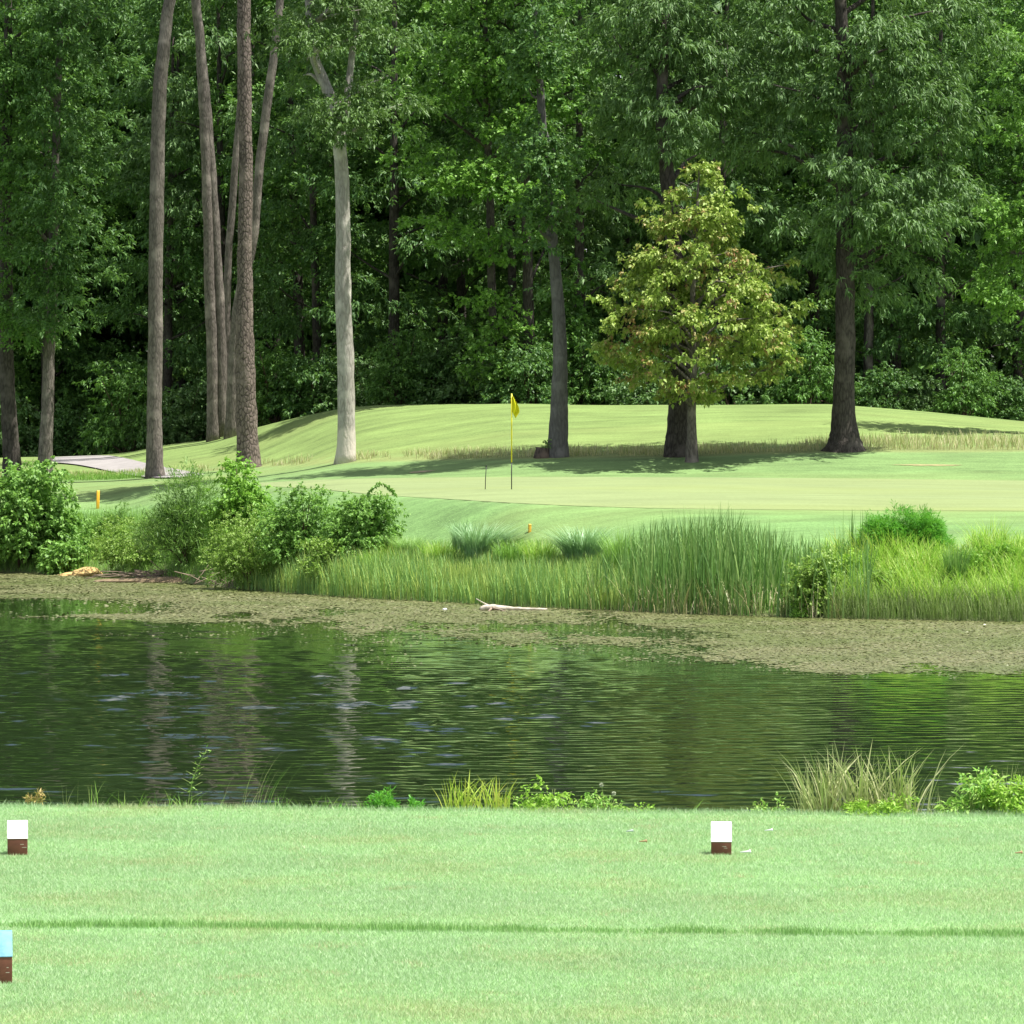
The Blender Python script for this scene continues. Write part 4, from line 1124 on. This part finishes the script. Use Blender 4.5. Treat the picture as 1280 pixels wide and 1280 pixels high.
yellow = plain_mat('yellow_paint', (0.75, 0.55, 0.02), rough=0.45, var=0.06)
orange = plain_mat('orange_paint', (0.80, 0.42, 0.03), rough=0.5, var=0.08)
def stake(px, base_py, top_py, w_px, label, Yk=None):
    g = ground_at(px, base_py, 88) if Yk is None else at_depth(px, Yk)
    h = W(px, top_py, g[1])[2] - g[2]; w = w_px * g[1] / F_PX
    o = mesh_np('marker_stake', *box_prism([(-w / 2, -0.1), (w / 2, -0.1), (w / 2, h * 0.93), (w * 0.25, h), (-w * 0.25, h), (-w / 2, h * 0.93)], w), orange)
    o.location = g; o.rotation_euler = (0, 0.03, 0.35); bevel_obj(o, 0.008)
    return tag(o, label, 'stake', 'yellow hazard stakes')
stake(122, 636, 613, 3.6, 'short yellow stake on the grass left of the dark narrow leaved bush')
stake(662, 690, 655, 3.4, 'short yellow stake between the two silvery grass clumps', Yk=sY(662, 5.5))

g = ground_at(639.5, 612, 95)
e = empty('flagstick', tuple(g), 'yellow flagstick with limp yellow flag in the putting green', 'flagstick')
s = g[1] / F_PX
htop = W(639.5, 492, g[1])[2] - g[2]; hmid = W(639.5, 578, g[1])[2] - g[2]
ypole = plain_mat('yellow_pole', (0.72, 0.66, 0.03), rough=0.4, var=0.04)
blackm = plain_mat('black_pole', (0.02, 0.02, 0.02), rough=0.5)
mb = MB(); mb.add(*tube(np.array([(0, 0, hmid), (0.0, 0, (hmid + htop) / 2), (0, 0, htop)]), [0.017] * 3, 12)); mb.build('upper_pole', ypole, e, smooth=True)
mb = MB(); mb.add(*tube(np.array([(0, 0, -0.05), (0, 0, hmid * 0.5), (0, 0, hmid - 0.001)]), [0.014] * 3, 12)); mb.build('lower_pole', blackm, e, smooth=True)
# flag cloth hangs limp in folds
nu, nv = 20, 16
U, Vv_ = np.meshgrid(np.linspace(0, 1, nu), np.linspace(0, 1, nv))
wf = np.interp(Vv_, [0, 0.2, 0.45, 0.7, 1.0], [0.02, 0.09, 0.17, 0.20, 0.09])
fx = 0.017 + U * wf
fz = htop - 0.03 - Vv_ * (0.46 + 0.12 * U) - 0.05 * U
fy = 0.035 * np.sin(U * 9 + Vv_ * 2.5) * (0.3 + U)
Vf = np.stack([fx, fy, fz], -1).reshape(-1, 3)
i = np.arange(nv - 1)[:, None] * nu; j = np.arange(nu - 1)[None, :]
fl = mesh_np('flag', Vf, np.stack([i + j, i + j + 1, i + nu + j + 1, i + nu + j], -1).reshape(-1, 4), leaf_mat('flag_cloth', [(0.80, 0.78, 0.02), (0.80, 0.78, 0.02)], trans=0.25, rough=0.7, spec=0.2), e, smooth=True)
md = fl.modifiers.new('thick', 'SOLIDIFY'); md.thickness = 0.003
# thin dark rod on the green
g = ground_at(606.5, 612, 95)
hr = W(608, 583, g[1])[2] - g[2]
mb = MB(); mb.add(*tube(np.array([(0, 0, -0.03), (0.01, 0, hr * 0.5), (0.03, 0, hr)]), [0.011] * 3, 10)); mb.add(*tube(np.array([(0.03, 0, hr), (0.033, 0, hr + 0.03)]), [0.016] * 2, 10))
o = mb.build('thin_rod', blackm, smooth=True); o.location = g
tag(o, 'short thin dark rod standing on the green left of the flagstick', 'rod')

# tee markers
white = plain_mat('white_paint', (0.82, 0.80, 0.80), rough=0.5, var=0.03)
blue = plain_mat('blue_paint', (0.11, 0.30, 0.45), rough=0.6, spec=0.2, var=0.12, scale=25, col2=(0.17, 0.36, 0.46))
brown = plain_mat('brown_paint', (0.16, 0.055, 0.035), rough=0.6, var=0.18, scale=30)
def tee_marker(px, base_py, w_px, front_px, top_px, paint, label, rot):
    Y = EYE * F_PX / (base_py - 560)
    x = (px - 640) / F_PX * Y
    s = Y / F_PX
    w = w_px * s; hf = front_px * s; ht = hf + top_px * s; d = (ht - hf) * 1.05
    e = empty('tee_marker', (x, Y + 0.0, 0), label, 'tee marker', 'painted wooden tee markers')
    e.rotation_euler = (0, 0, rot)
    body = mesh_np('block', *box_prism([(0, -0.03), (0, hf), (d - 0.004, ht - 0.004), (d + 0.03, ht - 0.004), (d + 0.03, -0.03)], w), brown, e)
    bevel_obj(body, 0.003)
    nrm = np.array([-(ht - hf), d]); nrm = nrm / np.linalg.norm(nrm) * 0.004
    cap = mesh_np('painted_face', *box_prism([(0, hf), (0.001 + nrm[0], hf + nrm[1]), (d + nrm[0], ht + nrm[1]), (d + 0.032, ht + nrm[1]), (d + 0.032, ht - 0.006), (d, ht - 0.006)], w + 0.002), paint, e)
    bevel_obj(cap, 0.0015)
    # worn specks on the front
    mb = MB()
    r = np.random.default_rng(int(px) + 40)
    for k in range(2):
        cx = r.uniform(0.1, 0.42) * w; cz = r.uniform(0.25, 0.8) * hf; a = r.uniform(0.003, 0.011)
        mb.add([(cx - a, -0.0012, cz - 0.001), (cx + a, -0.0012, cz - 0.0015), (cx + a * 0.8, -0.0012, cz + 0.0015), (cx - a * 0.7, -0.0012, cz + 0.001)], np.array([[0, 1, 2, 3]]))
    mb.build('chipped_paint', bpy.data.materials['bleached_wood'], e)
    return e
tee_marker(21, 1070, 25, 20.5, 20, white, 'brown wooden tee marker with white slanted top, near the left edge', 0.13)
tee_marker(902, 1069.5, 25.5, 16, 22, white, 'brown wooden tee marker with white slanted top, right of centre', -0.055)
tee_marker(-3, 1231, 34, 33, 28, blue, 'brown wooden tee marker with light blue top cut by the left edge', 0.14)

def tee_point(px, py):
    Y = EYE * F_PX / (py - 560)
    return np.array([(px - 640) / F_PX * Y, Y, 0.0])
whitep = plain_mat('white_scrap', (0.8, 0.8, 0.82), var=0.05)
def peg(px, py, Lpx, mat, label, name='broken_tee_peg', cat='tee peg', rad=0.0045, group=None):
    g = tee_point(px, py); Lm = Lpx * g[1] / F_PX
    mb = MB(); mb.add(*tube(np.array([(-Lm / 2, 0, 0.022), (Lm * 0.3, 0.003, 0.024), (Lm * 0.42, 0.004, 0.024), (Lm / 2, 0.005, 0.025)]), [rad * 0.5, rad, rad * 1.6, rad * 1.9], 10))
    o = mb.build(name, mat, smooth=True); o.location = g
    return tag(o, label, cat, group)
peg(961, 1045, 10, whitep, 'small white broken peg lying right of the tee marker', rad=0.0035)
peg(932, 1072.5, 13, whitep, 'white broken peg lying just below the tee marker')
peg(787, 1046, 8, plain_mat('pale_scrap', (0.5, 0.55, 0.55)), 'tiny pale scrap in the grass left of the tee marker', 'paper_scrap', 'litter', 0.004)
peg(1274, 1073.5, 9, plain_mat('brown_scrap', (0.45, 0.28, 0.16)), 'tan scrap in the grass at the right edge', 'wood_scrap', 'litter', 0.004)
peg(804, 1059, 9, bpy.data.materials['brown_scrap'], 'tan dry scrap in the grass left of the right marker', 'wood_scrap', 'litter', 0.004)
g = tee_point(311, 1101)
a = np.array([0.0]); Vl, Tl = leaf_quads(np.array([[-0.012, 0, 0.022]]), np.array([[1.0, 0.1, 0.1]]), 0.03, 0.014, 0.0, 0.1)
o = mesh_np('dead_leaf', Vl, Tl, plain_mat('dead_leaf', (0.05, 0.04, 0.03))); o.location = g
tag(o, 'small dark dead leaf lying on the tee grass', 'leaf')

# ------------------------------------------------------------------ tee grass
r = np.random.default_rng(90)
def ridge_y(x): return np.interp(x, [-2.5, -1, 0, 1, 2.5], [14.22, 14.15, 14.04, 13.96, 13.84])
n = 1400000
Y = 11.0 * (19.2 / 11.0) ** (r.random(n) ** 0.85)
x = r.uniform(-1, 1, n) * (0.128 * Y + 0.8)
k = Y < tee_edge(x) + 0.08
x, Y = x[k], Y[k]; n = len(x)
hgt = r.uniform(0.008, 0.017, n) * (0.8 + 0.4 * fbm(x * 3, Y * 1.2, 4, 3))
edge = smooth01((Y - tee_edge(x) + 0.12) / 0.1)
hgt = hgt * (1 + edge * r.random(n) * 1.6)
P = np.stack([x, Y, H(x, Y) - 0.002], 1)
Vb, Fb = blades(P, hgt, r.uniform(0, 6.28, n), r.uniform(0.1, 1.3, n), r.uniform(0.0018, 0.0036, n), 1, face=r.uniform(0, 6.28, n))
o = mesh_np('tee_grass', Vb, Fb, M['tee_blade']); tag(o, 'short mown light green grass of the tee', 'grass', kind='stuff')
n = 20000
x = r.uniform(-3.0, 3.0, n); Y = ridge_y(x) + r.normal(0, 0.03, n) + 0.05 * (fbm(x * 2.5, x * 0 + 9, 61, 3) - 0.5)
lift = fbm(x * 5, Y * 0 + 3, 6, 4)
k = r.random(n) < smooth01((lift - 0.02) / 0.4)
x, Y, lift = x[k], Y[k], lift[k]; n = len(x)
P = np.stack([x, Y, np.zeros(n) - 0.002], 1)
Vb, Fb = blades(P, r.uniform(0.012, 0.034, n) * (0.4 + 1.1 * lift), r.uniform(0, 6.28, n), r.uniform(0.05, 0.6, n), r.uniform(0.0025, 0.0045, n), 2, face=r.uniform(0, 6.28, n))
o = mesh_np('grass_strip', Vb, Fb, M['strip_blade']); tag(o, 'darker strip of longer grass running across the tee', 'grass', kind='stuff')

# ------------------------------------------------------------------ plants on the near bank edge
def edge_pt(px, py=1012, back=0.12):
    # on the ground just beyond the tee edge
    Y = EDGE_L + (EDGE_R - EDGE_L) * px / 1280 + back
    x = (px - 640) / F_PX * Y
    return np.array([x, Y, h1(x, Y)])
SE = 18.9 / F_PX       # metres per pixel at the edge

def edge_blades(name, px, half_px, h_px, n, mat, label, seed, lean=(0.0, 0.4), bw=(0.003, 0.006), bias=0.0, cat='grass clump', back=0.14, curl=0.15, parent=None):
    r = np.random.default_rng(seed)
    g = edge_pt(px, back=back)
    P = np.stack([r.uniform(-1, 1, n) * half_px * SE, r.normal(0, 0.03, n), np.full(n, -0.02)], 1)
    P[:, 0] += r.normal(0, half_px * SE * 0.12, n)
    az = r.uniform(0, 6.28, n); ln = r.uniform(*lean, n)
    vx = np.cos(az) * ln + bias; vy = np.sin(az) * ln
    Vb, Fb = blades(P, (h_px * SE * 1.12 + 0.06) * (0.25 + 0.85 * r.random(n) ** 0.8), np.arctan2(vy, vx), np.hypot(vx, vy), r.uniform(*bw, n), 5, curl, face=r.normal(0, 0.8, n))
    o = mesh_np(name, Vb, Fb, M[mat], parent)
    if parent is None:
        o.location = g; tag(o, label, cat)
    return o

def edge_weed(name, px, w_px, h_px, label, mat, seed, leaf, npads, twigs, per, stem='green_stem', back=0.14, cat='weed', **kw):
    g = edge_pt(px, back=back); g[2] -= 0.02
    e = empty(name, tuple(g), label, cat)
    sb, (Vl, Tl) = shrub_geo(seed, w_px * SE, h_px * SE + 0.04, leaf, npads, twigs, per, **kw)
    # thin the stems
    mb = MB(); rr = np.random.default_rng(seed)
    for k in range(9):
        q = np.array([rr.normal(0, w_px * SE * 0.22), rr.normal(0, 0.03), (h_px * SE + 0.03) * rr.uniform(0.6, 1.0)])
        mb.add(*tube(spline([(q[0] * 0.2, 0, -0.02), q * np.array([0.6, 0.6, 0.5]), q], 6), np.linspace(0.0022, 0.001, 6), 5))
    mb.build('stem', M[stem], e, smooth=True)
    mesh_np('foliage', Vl, Tl, M[mat], e)
    return e

# seed-head grass, far left
e = empty('seed_head_sedge', tuple(edge_pt(42)), 'small sedge with tan spiky seed head at the left bank edge', 'weed')
r = np.random.default_rng(7)
mb = MB(); mb.add(*tube(np.array([(0, 0, -0.03), (0.002, 0, 0.03), (0.004, 0, 0.06)]), [0.002, 0.0015, 0.0012], 5)); mb.build('stem', M['green_stem'], e)
n = 150; q = np.array([(0.0, 0, 0.055), (0.022, 0, 0.085), (-0.025, 0, 0.06), (0.03, 0, 0.055)])[r.integers(0, 4, n)]
mesh_np('seed_head', *leaf_quads(q + r.normal(0, 0.006, (n, 3)), norm(r.normal(0, 1, (n, 3)) + np.array([0, 0, 0.3])), 0.034, 0.006, 0, r=r), M['tan_head'], e)
edge_blades('grass_tuft', 85, 34, 34, 12, 'dry_reed', 'few thin grass blades right of the tan seed head', 501, bw=(0.0015, 0.003))
edge_blades('grass_tuft', 118, 7, 36, 7, 'weed_mid', 'narrow green grass tuft left of the single wide blade', 502, bw=(0.003, 0.005))
edge_blades('grass_tuft', 156, 3, 44, 1, 'weed_mid', 'single wide upright green blade at the bank edge', 503, (0.0, 0.05), (0.006, 0.008), bias=-0.1)
e = empty('branching_grass', tuple(edge_pt(232)), 'tall branching seed grass leaning right above the bank edge', 'weed')
mb = MB(); r = np.random.default_rng(8)
main = spline([(0, 0, -0.03), (0.02, 0, 0.1), (0.045, 0, 0.19), (0.10, 0, 0.30)], 14)
mb.add(*tube(main, np.linspace(0.0022, 0.0008, 14), 5))
for k in range(3, 13):
    sgn = 1 if k % 2 else -1
    L_ = 0.075 * (1 - k / 18)
    mb.add(*tube(np.array([main[k], main[k] + np.array([sgn * L_, 0.01, L_ * 0.5])]), [0.0012, 0.0006], 4))
mb.build('stem', M['green_stem'], e)
n = 46
mb = MB(); mb.add(*leaf_quads(main[r.integers(4, 14, n)] + r.normal(0, 0.012, (n, 3)), norm(r.normal(0, 1, (n, 3)) * np.array([1, 0.4, 0.7])), 0.02, 0.005, 0, r=r))
P = np.stack([r.normal(0, 0.03, 24), r.normal(0, 0.02, 24), np.full(24, -0.02)], 1)
mb.add(*blades(P, r.uniform(0.04, 0.13, 24), r.uniform(0, 6.28, 24), r.uniform(0.2, 1.3, 24), r.uniform(0.003, 0.006, 24), 4))
mb.build('leaves', M['weed_mid'], e)
edge_blades('grass_tuft', 300, 26, 62, 14, 'dry_reed', 'thin leaning grass stems between branching grass and feathery plant', 504, (0.0, 0.2), (0.0016, 0.0032), bias=0.35)
edge_blades('grass_tuft', 335, 14, 58, 8, 'weed_mid', 'thin green stems leaning right, right of the leaning grass stems', 505, (0.0, 0.15), (0.0016, 0.003), bias=0.4)
edge_blades('grass_tuft', 180, 60, 22, 60, 'weed_mid', 'low thin grass fringe left of the branching grass', 506, (0.1, 0.8), (0.002, 0.004))
edge_blades('grass_tuft', 400, 60, 16, 130, 'weed_mid', 'low grass fringe left of the feathery green plant', 507, (0.1, 0.8), (0.002, 0.004))
edge_weed('feathery_weed', 478, 24, 30, 'upright feathery green weed left of the yellow green blades', 'feather_leaf', 511, (0.022, 0.006, 0.0), 30, 9, 7, updown=0.5, size=0.018, flat=0.9)
edge_weed('feathery_weed', 522, 18, 13, 'small feathery green weed just right of the taller one', 'feather_leaf', 512, (0.02, 0.006, 0.0), 14, 9, 7, updown=0.4, size=0.016, flat=0.9)
edge_weed('feathery_weed', 425, 14, 8, 'tiny green weed left of the upright feathery weed', 'feather_leaf', 513, (0.018, 0.006, 0.0), 8, 9, 6, updown=0.4, size=0.014, flat=0.9)
edge_blades('blade_clump', 598, 38, 42, 110, 'yellow_blade', 'clump of yellow green pointed blades at the bank edge', 514, (0.1, 0.8), (0.006, 0.012))
edge_blades('seed_stalk', 604, 4, 50, 4, 'tan_head', 'reddish brown seed stalk rising from the yellow green blades', 515, (0.0, 0.15), (0.003, 0.006), cat='stalk')
e = edge_weed('leafy_weed', 688, 86, 36, 'tangled leafy weed in the middle of the bank edge', 'weed_bright', 516, (0.026, 0.013, 0.2), 30, 6, 5, size=0.026, flat=0.8)
edge_weed('leafy_weed', 752, 66, 30, 'leafy weed with two pale flower heads on thin stems', 'weed_mid', 517, (0.022, 0.01, 0.2), 22, 6, 5, size=0.024, flat=0.8)
flower_m = plain_mat('pale_flower', (0.55, 0.58, 0.45))
w2 = [o for o in COL.objects if o.get('label') == 'leafy weed with two pale flower heads on thin stems'][0]
mb = MB()
for (dx, dz) in ((0.0, 0.185), (0.058, 0.145)):
    mb.add(*tube(spline([(0.02, 0, 0.02), (dx * 0.5 + 0.012, 0, dz * 0.6), (dx, 0, dz)], 8), np.linspace(0.0018, 0.001, 8), 5))
    n = 60; mesh_np('flower_head', *leaf_quads(np.tile([dx, 0, dz], (n, 1)), norm(r.normal(0, 1, (n, 3))), 0.012, 0.007, 0, r=r), flower_m, w2)
mb.build('flower_stem', M['green_stem'], w2)
edge_weed('low_weed', 795, 36, 14, 'low yellow green weed right of the pale flower heads', 'weed_bright', 518, (0.02, 0.011, 0.2), 18, 8, 6, size=0.022, flat=0.8)
edge_blades('grass_tuft', 866, 4, 26, 3, 'weed_mid', 'lone green blade leaning right above the right tee marker', 519, (0.0, 0.06), (0.005, 0.008), bias=0.45)
edge_weed('twiggy_weed', 962, 48, 22, 'sparse twiggy weed left of the dry reed clump', 'weed_mid', 520, (0.018, 0.009, 0.2), 14, 5, 5, size=0.022, flat=0.8)
edge_blades('dry_reed_clump', 1085, 64, 84, 210, 'dry_reed', 'large clump of dry tan reed blades at the bank edge', 521, (0.0, 0.75), (0.007, 0.016), cat='grass clump', curl=0.1, back=0.2)
edge_blades('dry_reed_clump', 1025, 24, 68, 100, 'dry_reed', 'smaller leaning dry reed clump left of the large one', 522, (0.05, 0.45), (0.006, 0.012), bias=-0.15, curl=0.1, back=0.2)
edge_weed('low_weed', 1100, 74, 22, 'bright yellow green weed at the foot of the dry reeds', 'weed_bright', 523, (0.026, 0.010, 0.1), 28, 8, 7, size=0.03, flat=0.8, back=0.05)
edge_blades('seed_stalk', 1174, 2, 86, 2, 'dry_reed', 'single tall thin stalk with narrow leaves right of the dry reeds', 524, (0.0, 0.04), (0.003, 0.006), cat='stalk', curl=0.0)
edge_weed('leafy_weed', 1216, 62, 50, 'dense green leafy weed right of the tall stalk', 'weed_mid', 525, (0.04, 0.013, 0.2), 20, 8, 7, size=0.036, flat=0.8)
edge_weed('leafy_weed', 1268, 60, 44, 'green leafy weed cut by the right edge', 'weed_bright', 526, (0.036, 0.013, 0.2), 20, 8, 7, size=0.034, flat=0.8)
edge_blades('dry_reed_clump', 1262, 22, 66, 26, 'dry_reed', 'few dry reed blades among the leafy weeds at the right edge', 527, (0.0, 0.35), (0.004, 0.008), back=0.2)
edge_blades('grass_tuft', 1180, 18, 26, 40, 'dry_reed', 'short dry grass between the dry reeds and the leafy weed', 528, (0.1, 0.7), (0.003, 0.006))

# ------------------------------------------------------------------ light, sky, camera
SUN_EL, SUN_AZ = math.radians(68), math.radians(97)     # azimuth clockwise from +Y (away from the camera)
sun = bpy.data.lights.new('sun', 'SUN'); sun.energy = 5.0; sun.angle = math.radians(0.53); sun.color = (1.0, 0.955, 0.88)
so = bpy.data.objects.new('sun', sun); COL.objects.link(so)
sd = Vector((math.sin(SUN_AZ) * math.cos(SUN_EL), math.cos(SUN_AZ) * math.cos(SUN_EL), math.sin(SUN_EL)))
so.rotation_euler = sd.to_track_quat('Z', 'Y').to_euler(); so.location = (10, -20, 40)
w = bpy.data.worlds.new('World'); SC.world = w; w.use_nodes = True
nt = w.node_tree
bg = nt.nodes['Background']
sky = nt.nodes.new('ShaderNodeTexSky'); sky.sky_type = 'NISHITA'; sky.sun_disc = False
sky.sun_elevation = SUN_EL; sky.sun_rotation = SUN_AZ; sky.dust_density = 2.5; sky.ozone_density = 1.0
tcw = nt.nodes.new('ShaderNodeTexCoord')
cl = nt.nodes.new('ShaderNodeTexNoise'); cl.inputs['Scale'].default_value = 3.2; cl.inputs['Detail'].default_value = 6.0; cl.inputs['Roughness'].default_value = 0.6
nt.links.new(tcw.outputs['Generated'], cl.inputs['Vector'])
cr = ramp(nt, [(0.48, (0, 0, 0)), (0.58, (1, 1, 1))], cl.outputs[0])
skyc = mixc(nt, cr.outputs[0], sky.outputs[0], (14.0, 14.2, 14.6))
nt.links.new(skyc, bg.inputs[0]); bg.inputs[1].default_value = 0.055
cam = bpy.data.cameras.new('camera'); cam.sensor_width = 36; cam.lens = 36 * F_PX / 1280; cam.clip_end = 3000; cam.clip_start = 0.1
co = bpy.data.objects.new('camera', cam); COL.objects.link(co); co.location = (0, 0, EYE); co.rotation_euler = (math.pi / 2 - PITCH, 0, 0)
SC.camera = co
SC.view_settings.view_transform = 'Standard'; SC.view_settings.look = 'None'; SC.view_settings.exposure = 0.98; SC.view_settings.gamma = 1.0
SC.cycles.max_bounces = 6; SC.cycles.diffuse_bounces = 3; SC.cycles.glossy_bounces = 3; SC.cycles.transmission_bounces = 3; SC.cycles.transparent_max_bounces = 6
